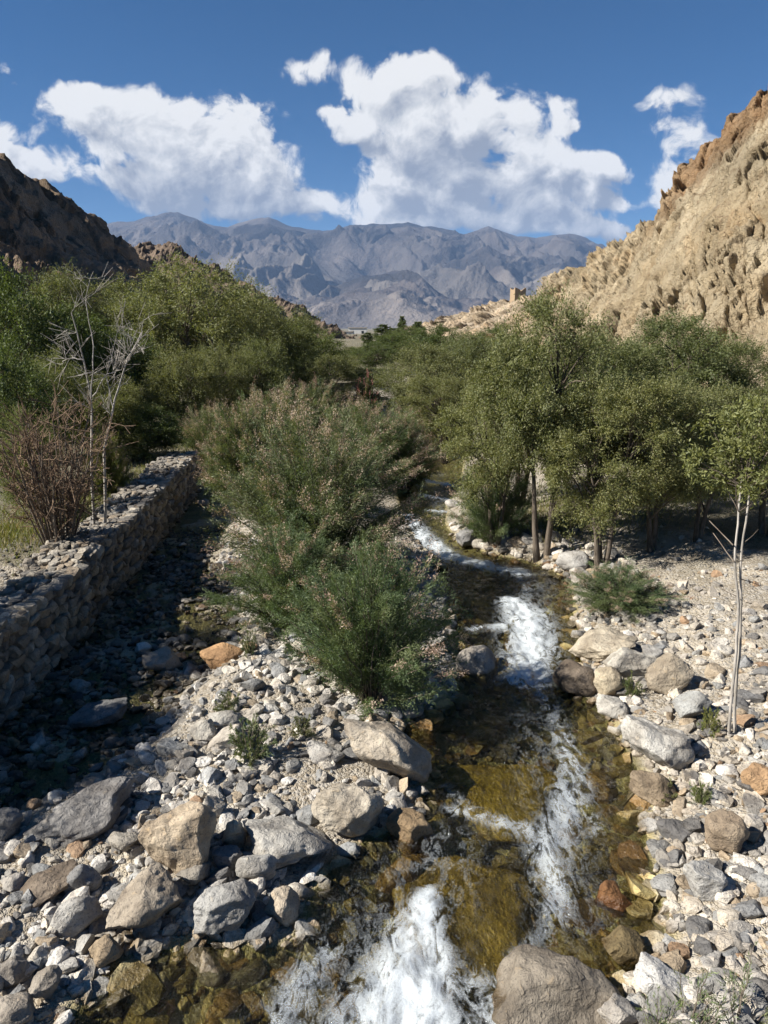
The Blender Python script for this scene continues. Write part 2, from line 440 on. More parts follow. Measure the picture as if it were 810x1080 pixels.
def rd(X, Y, Z, v, W, Hh):
    s = 1.0
    bulk = fbm(X * .045, Y * .045, Z * .045, 3)
    led = ridged(X * .09 + .5 * bulk, Y * .09, Z * .16, 6, 2.1, .5)
    fine = fbm(X * .55, Y * .55, Z * .8, 6, 2.1, .62)
    wA = fbm(X * .12, Y * .12, Z * .12, 4); wB = fbm(X * .12 + 9, Y * .12, Z * .12, 4)
    q1 = Y * .55 + Z * .85; q2 = Z * .9 - Y * .45
    v1, e1 = blocks(q1 / 7.5 + .5 * wA, q2 / 2.8 + .5 * wB, 1)
    v2, e2 = blocks(q1 / 2.6 + .5 * wB, q2 / 1.1 + .4 * wA, 2)
    v3, e3 = blocks(q1 / 1.0 + .4 * wA, q2 / .55 + .4 * wB, 3)
    rocky = .45 + .9 * sst(-.25, .3, fbm(X * .05 + 3, Y * .05, Z * .08, 4) + .5 * (v - .5))
    e = sst(0, .12, v)
    k = .75 + .7 * sst(40, 150, Y)
    dz = (bulk * 1.6 + (led - 1.0) * .9 + fine * .42 + rocky * (v1 * 2.0 + v2 * 1.3 + v3 * .62 - 1.0 * sst(.10, 0, e1) - .6 * sst(.1, 0, e2) - .2 * sst(.1, 0, e3))) * e * k * (1 - .5 * sst(.86, 1.0, v) * sst(640, 560, 405 + 780 * 1.05 * X / Y))
    dz = dz * (1 - .42 * sst(.9, 1.0, v))
    return X - dz * .5, Y - dz * .5, Z + dz * .5
def rt(X, Y, Z, v, px):
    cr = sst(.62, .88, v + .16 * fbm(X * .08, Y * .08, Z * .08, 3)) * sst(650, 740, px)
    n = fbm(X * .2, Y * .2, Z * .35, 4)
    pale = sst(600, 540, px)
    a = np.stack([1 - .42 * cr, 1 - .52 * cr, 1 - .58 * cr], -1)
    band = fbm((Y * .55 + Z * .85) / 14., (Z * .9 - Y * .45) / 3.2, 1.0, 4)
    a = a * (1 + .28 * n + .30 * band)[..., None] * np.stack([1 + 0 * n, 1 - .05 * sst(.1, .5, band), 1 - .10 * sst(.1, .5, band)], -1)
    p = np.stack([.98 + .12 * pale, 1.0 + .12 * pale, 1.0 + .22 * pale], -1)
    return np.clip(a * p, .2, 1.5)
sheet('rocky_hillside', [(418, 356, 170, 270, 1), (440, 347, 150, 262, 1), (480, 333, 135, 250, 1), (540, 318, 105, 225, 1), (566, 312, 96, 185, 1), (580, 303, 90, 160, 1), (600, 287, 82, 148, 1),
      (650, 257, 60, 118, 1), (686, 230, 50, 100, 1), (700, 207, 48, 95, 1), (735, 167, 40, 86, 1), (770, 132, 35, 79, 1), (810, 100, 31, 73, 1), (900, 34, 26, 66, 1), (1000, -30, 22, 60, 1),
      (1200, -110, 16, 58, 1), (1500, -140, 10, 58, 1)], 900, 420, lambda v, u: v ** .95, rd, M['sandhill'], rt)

def ld(X, Y, Z, v, W, Hh):
    b = fbm(X * .03, Y * .03, Z * .03, 3)
    l = ridged(X * .05 + b * .4, Y * .05, Z * .03, 6, 2.15, .58)
    f = fbm(X * .3, Y * .3, Z * .3, 5, 2.1, .55)
    wA = fbm(X * .08, Y * .08, Z * .08, 4); v1, e1 = blocks((Y * .5 + Z) / 8 + .5 * wA, (Z - .6 * Y) / 4 - .5 * wA, 4); v2, e2 = blocks((Y * .5 + Z) / 2.6 + .5 * wA, (Z - .6 * Y) / 1.5 - .5 * wA, 5)
    e = sst(0, .12, v)
    k = .8 + .8 * sst(110, 280, Y)
    dz = (b * 2.0 + (l - 1.0) * 2.6 * (1 - .45 * sst(.8, 1, v)) + f * 1.0 + v1 * 1.8 + v2 * .9) * e * k
    return X + dz * .4, Y - dz * .3, Z + dz * .7
lt = lambda X, Y, Z, v, px: np.clip(np.stack([1 + .5 * fbm(X * .05, Y * .05, Z * .09, 4)] * 3, -1) * np.array([1.03, 1, .96]), .45, 1.6)
sheet('rocky_slope', [(-700, -60, 20, 90, 1.5), (-250, 30, 26, 100, 1.5), (-100, 105, 34, 108, 1.5), (0, 172, 44, 114, 1.5), (40, 204, 50, 118, 1.5), (70, 222, 55, 122, 1.5), (100, 238, 60, 126, 1.5), (140, 268, 70, 132, 1.5), (160, 292, 80, 136, 1.5),
      (200, 335, 95, 140, 1.5)], 520, 320, lambda v, u: v ** .9, ld, M['darkhill'], lt)
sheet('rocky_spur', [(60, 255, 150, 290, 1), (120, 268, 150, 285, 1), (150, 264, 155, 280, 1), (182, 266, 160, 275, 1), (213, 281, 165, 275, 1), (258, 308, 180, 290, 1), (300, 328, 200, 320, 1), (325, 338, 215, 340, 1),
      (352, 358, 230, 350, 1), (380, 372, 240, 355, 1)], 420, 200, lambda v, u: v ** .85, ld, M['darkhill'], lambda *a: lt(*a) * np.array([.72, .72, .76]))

def fd(amp, wl, seed):
    def f(X, Y, Z, v, W, Hh):
        wx = .35 * fbm(X / wl, Y / wl, seed, 3); wy = .35 * fbm(X / wl, Y / wl, seed + 9, 3)
        r = ridged(X / wl + wx, Y / wl * .8 + wy, seed + 1.5, 8, 2.07, .5)
        env = sst(0, .3, v) * (1 - .86 * sst(.70, 1, v))
        dz = amp * Hh * env * (r - 1.15) + .03 * Hh * fbm(X / wl * 6, Y / wl * 6, seed, 4) * sst(0, .2, v) * (1 - .5 * v)
        return X, Y, Z + dz
    return f
def ft(X, Y, Z, v, px):
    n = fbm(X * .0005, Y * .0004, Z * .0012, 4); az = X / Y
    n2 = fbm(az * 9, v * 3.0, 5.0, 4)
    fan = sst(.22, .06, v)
    dark = sst(.25, .7, v + .5 * n2)  # upper slopes tinted darker, standing in for cloud shadow
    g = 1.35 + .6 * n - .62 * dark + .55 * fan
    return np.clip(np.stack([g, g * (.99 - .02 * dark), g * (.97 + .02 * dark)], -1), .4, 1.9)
MAIN = [(-300, 250), (-60, 245), (60, 244), (110, 238), (140, 233), (163, 226), (188, 222), (200, 227), (215, 233), (240, 238), (262, 233), (283, 230), (305, 238), (340, 244), (365, 240), (385, 238), (405, 236), (430, 234),
        (447, 239), (470, 242), (490, 247), (515, 240), (527, 244), (545, 251), (565, 253), (585, 249), (600, 247), (618, 251), (645, 262), (720, 268), (1100, 262)]
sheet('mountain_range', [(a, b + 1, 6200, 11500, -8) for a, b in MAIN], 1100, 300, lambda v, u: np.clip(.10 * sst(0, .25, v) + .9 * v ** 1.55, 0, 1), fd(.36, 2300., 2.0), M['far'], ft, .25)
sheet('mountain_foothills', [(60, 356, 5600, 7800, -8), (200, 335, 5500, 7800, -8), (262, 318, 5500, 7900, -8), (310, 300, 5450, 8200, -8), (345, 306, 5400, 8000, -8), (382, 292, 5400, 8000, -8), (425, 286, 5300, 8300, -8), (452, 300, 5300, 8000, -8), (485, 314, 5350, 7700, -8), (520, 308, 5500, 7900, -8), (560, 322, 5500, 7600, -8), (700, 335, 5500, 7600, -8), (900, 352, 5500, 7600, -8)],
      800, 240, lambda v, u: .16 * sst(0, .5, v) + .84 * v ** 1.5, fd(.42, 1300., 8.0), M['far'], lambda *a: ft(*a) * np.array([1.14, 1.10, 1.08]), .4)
print('hills', round(time.time() - T0, 1))
# ------------------------------------------------------------------ rocks
def ico(sub):
    import bmesh
    bm = bmesh.new(); bmesh.ops.create_icosphere(bm, subdivisions=sub, radius=1)
    V = np.array([v.co[:] for v in bm.verts]); F = np.array([[v.index for v in f.verts] for f in bm.faces]); bm.free()
    return V, F
ICO = {k: ico(k) for k in (1, 2, 3, 4, 5)}

def rock_shape(seed, sub, ang=.5, rough=.05):
    """water-worn stone: a ball cut by random planes with softened edges and weathered with noise"""
    rs = np.random.RandomState(seed)
    V, F = ICO[sub]; V = V.copy()
    n = int(9 + 5 * rs.rand())
    for _ in range(n):
        p = rs.normal(size=3); p /= np.linalg.norm(p)
        d = 1 - ang * rs.uniform(.25, .85)
        h = V @ p - d
        V -= (np.where(h > 0, h * .98, 0))[:, None] * p
    o = rs.uniform(0, 50, 3)
    if sub >= 3:
        nr = V / np.linalg.norm(V, axis=1)[:, None]
        V = V + nr * (rough * 1.6 * fbm(V[:, 0] * 1.3 + o[0], V[:, 1] * 1.3 + o[1], V[:, 2] * 1.3 + o[2], 3)
                      + rough * .55 * fbm(V[:, 0] * 5 + o[0], V[:, 1] * 5, V[:, 2] * 5 + o[2], 4))[:, None]
    lo, hi = V.min(0), V.max(0)
    V = (V - (lo + hi) / 2) / ((hi - lo) / 2)
    return V, F

def rot_all(rs, flat):
    a = rs.uniform(0, 2 * math.pi); b, c = rs.normal(0, flat, 2)
    ca, sa, cb, sb, cc, sc_ = math.cos(a), math.sin(a), math.cos(b), math.sin(b), math.cos(c), math.sin(c)
    return np.array([[ca, -sa, 0], [sa, ca, 0], [0, 0, 1]]) @ np.array([[1, 0, 0], [0, cb, -sb], [0, sb, cb]]) @ np.array([[cc, 0, sc_], [0, 1, 0], [-sc_, 0, cc]])

PALE, WHITE, GREY, BLUE, TAN, ORANGE, DARK, BROWN, AMBER = (.50, .47, .415), (.60, .585, .55), (.34, .335, .32), (.28, .29, .295), (.40, .335, .25), (.40, .25, .13), (.17, .17, .17), (.22, .165, .11), (.52, .41, .12)
# photo centre, photo width/height, depth ratio, colour, tilt(roll about view, degrees), yaw, angularity, lift, short name, label
B = [
 (190, 887, 80, 78, .8, TAN, 0, 0, .42, 0, 'tall brown boulder', 'tall brown boulder with a dappled shadow across it, on the left gravel bar'),
 (153, 957, 84, 68, .75, (.33,.29,.235), 0, 20, .45, 0, 'squat pitted boulder', 'squat round-topped grey-tan boulder at the edge of the bottom left pool'),
 (239, 955, 72, 56, .8, (.31,.31,.30), -12, 0, .40, 0, 'smooth grey boulder', 'smooth grey flat-topped boulder just right of the squat grey-tan one by the pool'),
 (78, 968, 54, 40, .6, GREY, -24, 0, .42, 0, 'tilted grey boulder', 'grey elongated boulder leaning up to the right, left of the pool edge'),
 (306, 884, 92, 56, .8, (.35,.34,.315), 14, 10, .55, 0, 'angular slab boulder', 'wide pale grey angular slab boulder on the left bank of the stream'),
 (367, 856, 74, 62, .8, (.44,.40,.33), 22, 0, .42, 0, 'cream boulder', 'cream coloured boulder with rounded top between the slab and the wedge boulder'),
 (408, 797, 108, 62, .7, (.38,.34,.28), 38, 0, .45, .02, 'long wedge boulder', 'large long wedge boulder sloping down to the right into the stream'),
 (432, 866, 50, 46, .9, (.30,.22,.13), 0, 0, .35, -.02, 'wet brown boulder', 'rounded wet brown boulder standing in the water below the wedge boulder'),
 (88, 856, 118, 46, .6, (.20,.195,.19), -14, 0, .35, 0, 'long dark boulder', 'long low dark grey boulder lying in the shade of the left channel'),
 (236, 692, 48, 28, .7, ORANGE, -6, 0, .35, 0, 'orange boulder', 'orange-tan oblong boulder beside the shady left channel'),
 (172, 696, 42, 30, .8, (.33,.30,.26), 8, 0, .5, 0, 'channel boulder', 'grey-tan angular boulder standing in the middle of the shady left channel'),
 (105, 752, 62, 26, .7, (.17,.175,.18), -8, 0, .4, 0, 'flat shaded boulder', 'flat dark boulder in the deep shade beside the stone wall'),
 (585, 1032, 150, 104, .8, (.21,.185,.15), 6, 30, .38, .02, 'huge brown boulder', 'huge brown-grey boulder in the water at the bottom of the picture'),
 (704, 1030, 70, 46, .8, (.46,.455,.44), 10, 0, .6, 0, 'white angular boulder', 'white angular boulder right of the huge brown-grey boulder'),
 (651, 1066, 42, 36, .8, (.38,.36,.33), 0, 0, .4, 0, 'small grey boulder', 'pale grey rounded boulder at the foot of the huge brown-grey boulder'),
 (690, 787, 74, 58, .85, (.43,.42,.39), 16, 0, .52, 0, 'big pale boulder', 'big pale grey boulder on the right bank beside the rapids'),
 (690, 829, 54, 38, .8, (.25,.20,.14), 18, 0, .45, 0, 'brown sloping boulder', 'brown sloping boulder at the waterline right below the big pale grey one'),
 (634, 682, 74, 38, .8, (.40,.355,.28), -18, 0, .35, 0, 'beige whaleback boulder', 'beige long smooth boulder leaning on the right bank by the upper rapids'),
 (668, 697, 62, 38, .8, (.46,.44,.39), 6, 0, .4, 0, 'cream oblong boulder', 'cream oblong boulder between the beige long one and the tan blocky one'),
 (706, 707, 46, 46, .8, (.33,.285,.22), 10, 0, .5, 0, 'tan blocky boulder', 'tan blocky boulder on the right bank next to the cream oblong one'),
 (730, 746, 42, 34, .8, (.34,.35,.345), -18, 0, .55, 0, 'blue grey boulder', 'blue-grey angular boulder on the right bank left of the thin tree'),
 (641, 722, 34, 40, .8, (.42,.365,.27), -38, 0, .35, 0, 'tilted cream stone', 'cream upright oval boulder leaning at the right edge of the water'),
 (645, 750, 34, 24, .8, (.42,.41,.38), 0, 0, .45, 0, 'flat pale stone', 'pale flat boulder at the waterline below the leaning cream oval one'),
 (606, 719, 46, 40, .8, (.16,.13,.10), 10, 0, .35, -.02, 'dark wet boulder', 'dark wet boulder in the stream at the right foot of the rapids'),
 (603, 598, 34, 26, .8, (.38,.375,.36), 0, 0, .42, 0, 'grey round boulder', 'grey rounded boulder at the far right bank below the willows'),
 (612, 608, 24, 20, .8, (.48,.46,.42), 0, 0, .45, 0, 'white round boulder', 'whitish boulder touching the grey rounded one below the willows'),
 (500, 694, 48, 44, .8, (.33,.31,.28), -14, 0, .6, .02, 'rapids boulder', 'grey pointed boulder at the left edge of the upper rapids, beside the bush'),
 (513, 648, 32, 18, .8, (.22,.165,.10), 8, 0, .45, 0, 'rapids stone', 'brown stone breaking the water just above the upper rapids'),
 (495, 570, 30, 24, .8, (.24,.24,.24), 0, 0, .38, 0, 'far dark boulder', 'dark grey boulder among pale rocks on the far bank under the willows'),
 (766, 880, 44, 44, .8, (.32,.26,.19), -20, 0, .5, 0, 'tan slanted boulder', 'tan slanted block in the middle of the right gravel bank'),
 (741, 927, 44, 40, .8, (.40,.40,.385), 6, 0, .45, 0, 'grey egg boulder', 'pale grey rounded boulder low on the right gravel bank'),
 (798, 822, 34, 36, .8, (.42,.28,.16), 10, 0, .55, 0, 'rusty boulder', 'rusty orange-streaked boulder at the right edge of the picture'),
 (298, 955, 38, 36, .9, (.43,.375,.30), 0, 0, .42, 0, 'beige round boulder', 'beige rounded boulder at the water edge right of the smooth grey flat-topped one'),
 (270, 913, 42, 38, .8, (.36,.36,.345), 10, 0, .4, 0, 'pale round boulder', 'pale grey round boulder below the wide angular slab boulder'),
 (204, 918, 38, 28, .8, (.25,.235,.21), 0, 0, .5, 0, 'rough knobbly stone', 'rough knobbly dark stone at the foot of the tall brown boulder'),
 (113, 1004, 34, 32, .8, (.28,.22,.15), 0, 0, .35, 0, 'pool stone', 'brown round stone standing in the bottom left pool'),
 (249, 880, 26, 34, .8, (.44,.385,.30), 20, 0, .4, 0, 'sandy oval stone', 'sandy coloured oval stone between the tall brown boulder and the angular slab'),
 (222, 851, 30, 28, .8, (.50,.47,.41), -20, 0, .6, 0, 'white block stone', 'white angular stone behind the tall brown boulder'),
 (133, 885, 36, 24, .8, (.36,.34,.30), 6, 0, .55, 0, 'pale block stone', 'pale grey block left of the tall brown boulder'),
 (86, 926, 38, 34, .7, (.22,.225,.23), -40, 0, .5, 0, 'slate wedge stone', 'dark slate-grey wedge stone above the grey elongated leaning boulder'),
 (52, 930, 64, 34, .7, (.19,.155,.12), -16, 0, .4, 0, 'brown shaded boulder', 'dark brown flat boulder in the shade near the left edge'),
 (240, 902, 32, 28, .8, (.20,.205,.21), 0, 0, .5, 0, 'dark angular stone', 'dark grey angular stone between the tall brown boulder and the pale round one'),
 (343, 793, 40, 24, .8, (.34,.33,.31), 8, 0, .5, 0, 'flat grey stone', 'flat grey stone on the fine gravel left of the wedge boulder'),
 (214, 771, 30, 25, .8, (.49,.47,.42), -14, 0, .5, 0, 'bright white stone', 'bright white stone at the edge of the channel shade, left of the weed tuft'),
 (238, 756, 38, 24, .8, (.48,.47,.43), 0, 0, .55, 0, 'white slab stone', 'white slab stone behind the weed tuft on the gravel bar'),
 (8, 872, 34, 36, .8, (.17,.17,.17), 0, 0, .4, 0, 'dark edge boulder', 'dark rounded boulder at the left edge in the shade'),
 (15, 1022, 32, 30, .8, (.33,.31,.28), 0, 0, .45, 0, 'corner stone', 'pale grey stone at the left edge above the bottom corner'),
 (49, 1036, 34, 34, .8, (.34,.315,.275), 0, 0, .45, 0, 'corner block', 'pale tan block in the bottom left corner beside the pool'),
 (16, 1066, 40, 32, .8, (.30,.27,.23), 0, 0, .45, 0, 'corner boulder', 'tan boulder in the very bottom left corner'),
 (292, 1066, 66, 44, .8, (.11,.095,.07), 14, 0, .45, 0, 'black wet boulder', 'black wet boulder at the bottom left edge of the foaming water'),
 (528, 812, 150, 62, .9, AMBER, 0, 0, .35, -.35, 'yellow sunken boulder', 'yellow-olive boulder sunk under clear water above the foam'),
 (505, 918, 190, 120, .9, (.48,.37,.12), 8, 0, .35, -.37, 'amber sunken boulder', 'big amber slab boulder sunk in the middle of the stream'),
 (500, 700, 10, 8, .8, GREY, 0, 0, .4, 0, None, None),
 (648, 940, 40, 36, .8, (.20,.10,.04), 0, 0, .4, -.12, 'rusty sunken stone', 'rusty red stone under shallow water left of the right bank'),
 (560, 990, 80, 40, .8, AMBER, 0, 0, .4, -.3, None, None),
 (655, 995, 46, 40, .8, (.13,.10,.05), 0, 0, .4, -.1, 'olive sunken stone', 'olive-brown stone under shallow water above the huge brown-grey boulder'),
 (782, 785, 24, 16, .8, (.29,.27,.25), 0, 0, .5, 0, None, None),
]
BIG = []          # (x, y, z, radius, short) of the hand-placed boulders
bi = 0
for (cx, cy, w, h, dr, colr, roll, yaw, ang, lift, short, label) in B:
    if short is None: continue
    p = G(cx, cy + h * .30, 0.1)
    zg = gz(p[0], p[1])
    p = G(cx, cy + h * .22, max(zg, -.02) + .03)
    zg = gz(p[0], p[1])
    d = math.sqrt(p[0] ** 2 + p[1] ** 2 + (CH - p[2]) ** 2); d = project(p[None])[2][0]
    W = w * d / FPX
    dep = math.atan2(CH - p[2], p[1])
    hm = h * d / FPX; D = W * dr
    Hh = max(.32 * W, (hm - D * math.sin(dep) * .62) / math.cos(dep)) * 1.12
    if lift < -.2: Hh = .34
    V, F = rock_shape(100 + bi, 5 if w > 60 else 4, ang + .14, .085)
    V = V * np.array([W / 2, D / 2, Hh / 2])
    V = V * (1 + .0 * V)
    r = R(roll); V = V @ np.array([[math.cos(r), 0, -math.sin(r)], [0, 1, 0], [math.sin(r), 0, math.cos(r)]])
    y_ = R(yaw) - math.atan2(p[0], p[1]); V = V @ np.array([[math.cos(y_), math.sin(y_), 0], [-math.sin(y_), math.cos(y_), 0], [0, 0, 1]])
    mz = V[:, 2].min()
    V[:, 2] -= mz
    if lift < -.05: zb = lift + (-.02 if lift < -.2 else 0) + .0
    else: zb = min(zg, .6) - .16 * Hh + lift
    nm_ = 'boulder' if w >= 40 else 'river_stone'
    if lift < -.05: nm_ = 'sunken_boulder'
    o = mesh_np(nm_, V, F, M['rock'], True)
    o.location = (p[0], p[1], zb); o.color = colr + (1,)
    tag(o, label, 'boulder' if w >= 40 else 'stone', 'boulders and stones along the stream')
    BIG.append((p[0], p[1], zb + Hh * .6, W / 2, short, Hh, D))
    bi += 1

# ---- individually placed cobbles
def zone_of(x, y):
    z, s, c, te = ground(np.array([x]), np.array([y]), True)
    return float(z[0]), float(s[0]), float(c[0]), float(te[0])
ROCKV = [[rock_shape(500 + 31 * k + i, k, .72, .06) for i in range(10)] for k in (1, 2, 3)]
cob = [mesh_np('cobble', v, f, M['rock'], True, data_only=True) for v, f in ROCKV[2]]
BA = np.array([(b[0], b[1], b[3]) for b in BIG])
bpx = project(np.array([[b[0], b[1], b[2]] for b in BIG]))
rs = np.random.RandomState(5)
CC = [('whitish', WHITE, .22), ('cream', PALE, .2), ('grey', GREY, .2), ('blue-grey', BLUE, .12), ('tan', TAN, .08), ('dark', DARK, .08), ('rusty', (.34, .24, .16), .02)]
cw = np.array([c[2] for c in CC]); cw /= cw.sum()
items = []; tries = 0
while len(items) < 238 and tries < 60000:
    tries += 1
    px, py = rs.uniform(-5, 815), rs.uniform(575, 1085) if rs.rand() < .9 else rs.uniform(530, 600)
    p = G(px, py, .2); z, s, c, te = zone_of(p[0], p[1])
    p = G(px, py, z); x, y = p[0], p[1]
    z, s, c, te = zone_of(x, y)
    if te > .01 or x < wall_x(min(max(y, 2), 21)) + .15 and x < -3 and y < 22: continue
    if x < 0 and y > 14 and c > .2: continue
    if s < -.25 or (s < 0 and rs.rand() < .6): continue
    if y > 11.5 and x > 2 and s > 1.4: continue
    if s > 2.4 and rs.rand() < .6: continue
    size = rs.choice([.07, .085, .10, .125, .15], p=[.30, .28, .22, .14, .06]) * rs.uniform(.9, 1.15) * (1 + .3 * (y > 11))
    if (np.hypot(BA[:, 0] - x, BA[:, 1] - y) < BA[:, 2] * .85 + size * .7).any(): continue
    if any((a[0] - x) ** 2 + (a[1] - y) ** 2 < (.8 * (a[3] + size)) ** 2 for a in items): continue
    items.append((x, y, z, size, s, c))
while len(items) < 276:
    px, py = (rs.uniform(474, 612), rs.uniform(548, 600)) if len(items) < 264 else (rs.uniform(405, 505), rs.uniform(495, 560))
    p = G(px, py, .2); z, s, c, te = zone_of(p[0], p[1]); p = G(px, py, z); x, y = p[0], p[1]; z, s, c, te = zone_of(x, y)
    if s < -.08 or s > 1.2: continue
    size = rs.uniform(.11, .19) if len(items) < 264 else rs.uniform(.09, .14)
    if any((a[0] - x) ** 2 + (a[1] - y) ** 2 < (.55 * (a[3] + size)) ** 2 for a in items[-30:]): size *= .8
    if any((a[0] - x) ** 2 + (a[1] - y) ** 2 < (.45 * (a[3] + size)) ** 2 for a in items[-30:]): continue
    items.append((x, y, z, size, s, c))
keyed = {}
for k, (x, y, z, size, s, c) in enumerate(items):
    ci = rs.choice(len(CC), p=cw); nm, colr, _ = CC[ci if k < 238 else [0, 0, 1, 1, 2, 4][k % 6]]
    sc_ = np.array([rs.uniform(.9, 1.35), rs.uniform(.8, 1.1), rs.uniform(.55, .85)]) * size
    o = link('cobble', cob[k % 10])
    o.location = (x, y, z + sc_[2] * .22); o.scale = sc_; o.rotation_euler = (rs.normal(0, .25), rs.normal(0, .25), rs.uniform(0, 6.3))
    j = rs.uniform(.85, 1.12); o.color = (colr[0] * j, colr[1] * j, colr[2] * j, 1)
    qx, qy, _ = project(np.array([[x, y, z]]))
    dd = np.hypot(bpx[0] - qx[0], (bpx[1] - qy[0]) * 1.0); b = int(dd.argmin()); dx, dy = qx[0] - bpx[0][b], qy[0] - bpx[1][b]
    near = 'touching' if dd[b] < 45 else 'near' if dd[b] < 90 else 'some way from'
    rel = ('right' if dx > 0 else 'left') if abs(dx) > abs(dy) else ('front' if dy > 0 else 'back')
    relw = {'right': 'to the right of', 'left': 'to the left of', 'front': 'in front of', 'back': 'behind'}[rel]
    keyed.setdefault((nm, relw, BIG[b][4]), []).append((dd[b], size, o))
    o['category'] = 'stone'; o['group'] = 'cobbles on the gravel banks'
for (nm, relw, short), lst in keyed.items():
    lst.sort(key=lambda a: a[0])
    n = len(lst)
    for i, (dd_, size, o) in enumerate(lst):
        sz = 'small' if size < .085 else 'medium' if size < .115 else 'large'
        if n == 1: o['label'] = f'{sz} {nm} cobble {relw} the {short}'
        else: o['label'] = f'{sz} {nm} cobble {relw} the {short}, ' + (['nearest', 'second nearest', 'third nearest', 'fourth nearest', 'fifth nearest', 'sixth nearest', 'seventh nearest', 'eighth nearest'][min(i, 7)] + ' to it')
print('rocks', round(time.time() - T0, 1), len(items), tries)

# ---- gravel: everything too small or too many to count
def gravel(N, rs, box, sizes, sub, keep):
    x = rs.uniform(box[0], box[1], N); y = box[2] + (box[3] - box[2]) * rs.rand(N) ** 1.25
    z, s, c, te = ground(x, y, True)
    px, py, d = project(np.stack([x, y, z], 1))
    m = (px > -300) & (px < 1110) & (py < 1110) & keep(x, y, z, s, c, te, rs)
    x, y, z, s, c, te = [a[m] for a in (x, y, z, s, c, te)]
    n = len(x)
    sz = rs.choice(sizes[0], n, p=sizes[1]) * rs.uniform(.75, 1.3, n)
    shapes = ROCKV[sub - 1]; nv = len(shapes[0][0])
    sh = np.stack([v for v, f in shapes]); F0 = shapes[0][1]
    V = sh[rs.randint(0, 10, n)] * (sz[:, None] * np.stack([rs.uniform(.85, 1.4, n), rs.uniform(.75, 1.1, n), rs.uniform(.5, .85, n)], 1))[:, None, :]
    a = rs.uniform(0, 2 * math.pi, n); b = rs.normal(0, .35, n)
    cb, sb = np.cos(b)[:, None], np.sin(b)[:, None]
    V = np.stack([V[..., 0] * cb + V[..., 2] * sb, V[..., 1], -V[..., 0] * sb + V[..., 2] * cb], -1)
    ca, sa = np.cos(a)[:, None], np.sin(a)[:, None]
    V = np.stack([V[..., 0] * ca - V[..., 1] * sa, V[..., 0] * sa + V[..., 1] * ca, V[..., 2]], -1)
    V = V + np.stack([x, y, z + sz * .12], 1)[:, None, :]
    ci = rs.choice(len(CC), n, p=cw); cols = np.array([q[1] for q in CC])[ci] * rs.uniform(.75, 1.15, n)[:, None]
    warm = sst(.5, 2., x)[:, None]; cols = cols * (1 - warm * np.array([-.02, .01, .05]))
    bedc = np.array([(.40, .33, .15), (.28, .245, .12), (.48, .41, .22), (.18, .165, .11), (.38, .26, .12)])[rs.randint(0, 5, n)] * rs.uniform(.6, 1.2, n)[:, None]
    cols = cols * (1 - .55 * sst(.35, -.25, c))[:, None]  # channel stones darkened: partly wet, partly shade painted into their colour
    ub = sst(-.02, -.12, s)[:, None]; cols = cols * (1 - ub) + bedc * ub
    F = (F0[None] + (np.arange(n) * nv)[:, None, None]).reshape(-1, 3)
    return V.reshape(-1, 3), F, np.repeat(cols, nv, 0)
def dry(x, y, z, s, c, te, rs):
    wxx = wall_x(np.clip(y, 2, 21.6))
    ok = (s > -.15) & ((x > wxx + .05) | (x > -3)) & (te < .02)
    bar = ((s < 3.2) & ~((x > 2.9) & (y > 8.3) & (s > 1.1))) | (x < 1)
    ok &= bar | (rs.rand(len(x)) < .32)
    ok &= ~((x > 2) & (y > 12.2) & (s > 1.0)) | (rs.rand(len(x)) < .12)
    cl = fbm(x * .8, y * .8, 5.0, 3)
    return ok & (rs.rand(len(x)) < np.clip(.75 + 1.2 * cl, .25, 1))
def bed(x, y, z, s, c, te, rs): return (s < -.05)
def terr_k(x, y, z, s, c, te, rs): return (te > .6) & (y < 13.5) & (x > -9) & (rs.rand(len(x)) < .45)
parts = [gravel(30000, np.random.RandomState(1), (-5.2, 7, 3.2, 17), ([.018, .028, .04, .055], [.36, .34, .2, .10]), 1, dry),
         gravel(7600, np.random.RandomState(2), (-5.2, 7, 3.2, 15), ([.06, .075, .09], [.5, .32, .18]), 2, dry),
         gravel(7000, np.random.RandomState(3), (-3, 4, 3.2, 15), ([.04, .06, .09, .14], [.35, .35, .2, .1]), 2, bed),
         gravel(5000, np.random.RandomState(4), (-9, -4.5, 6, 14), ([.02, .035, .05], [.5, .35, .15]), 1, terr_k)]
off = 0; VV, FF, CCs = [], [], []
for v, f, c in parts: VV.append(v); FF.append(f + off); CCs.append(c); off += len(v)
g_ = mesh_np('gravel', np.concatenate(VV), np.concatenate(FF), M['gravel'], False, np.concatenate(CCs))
tag(g_, 'loose mixed river gravel covering both banks and the stream bed', 'gravel', kind='stuff')
print('gravel', round(time.time() - T0, 1), len(g_.data.polygons))

# ------------------------------------------------------------------ dry-stone wall
rs = np.random.RandomState(21)
VV, FF, CCs, off = [], [], [], 0
def put(v, f, c):
    global off
    VV.append(v); FF.append(f + off); CCs.append(np.tile(c, (len(v), 1))); off += len(v)
WCOL = [(.29, .265, .225), (.34, .31, .26), (.24, .225, .20), (.38, .355, .31), (.30, .25, .19), (.20, .19, .175)]
def wall_stone(c, sx, sy, sz):
    v, f = ROCKV[1][rs.randint(10)]
    v = np.sign(v) * np.abs(v) ** .62 * np.array([sx, sy, sz])
    a = rs.normal(0, .12); b = rs.normal(0, .14)
    v = np.stack([v[:, 0], v[:, 1] * math.cos(a) - v[:, 2] * math.sin(a), v[:, 1] * math.sin(a) + v[:, 2] * math.cos(a)], 1)
    v = np.stack([v[:, 0] * math.cos(b) - v[:, 1] * math.sin(b), v[:, 0] * math.sin(b) + v[:, 1] * math.cos(b), v[:, 2]], 1)
    put(v + c, f, np.array(WCOL[rs.randint(6)]) * rs.uniform(.8, 1.15))
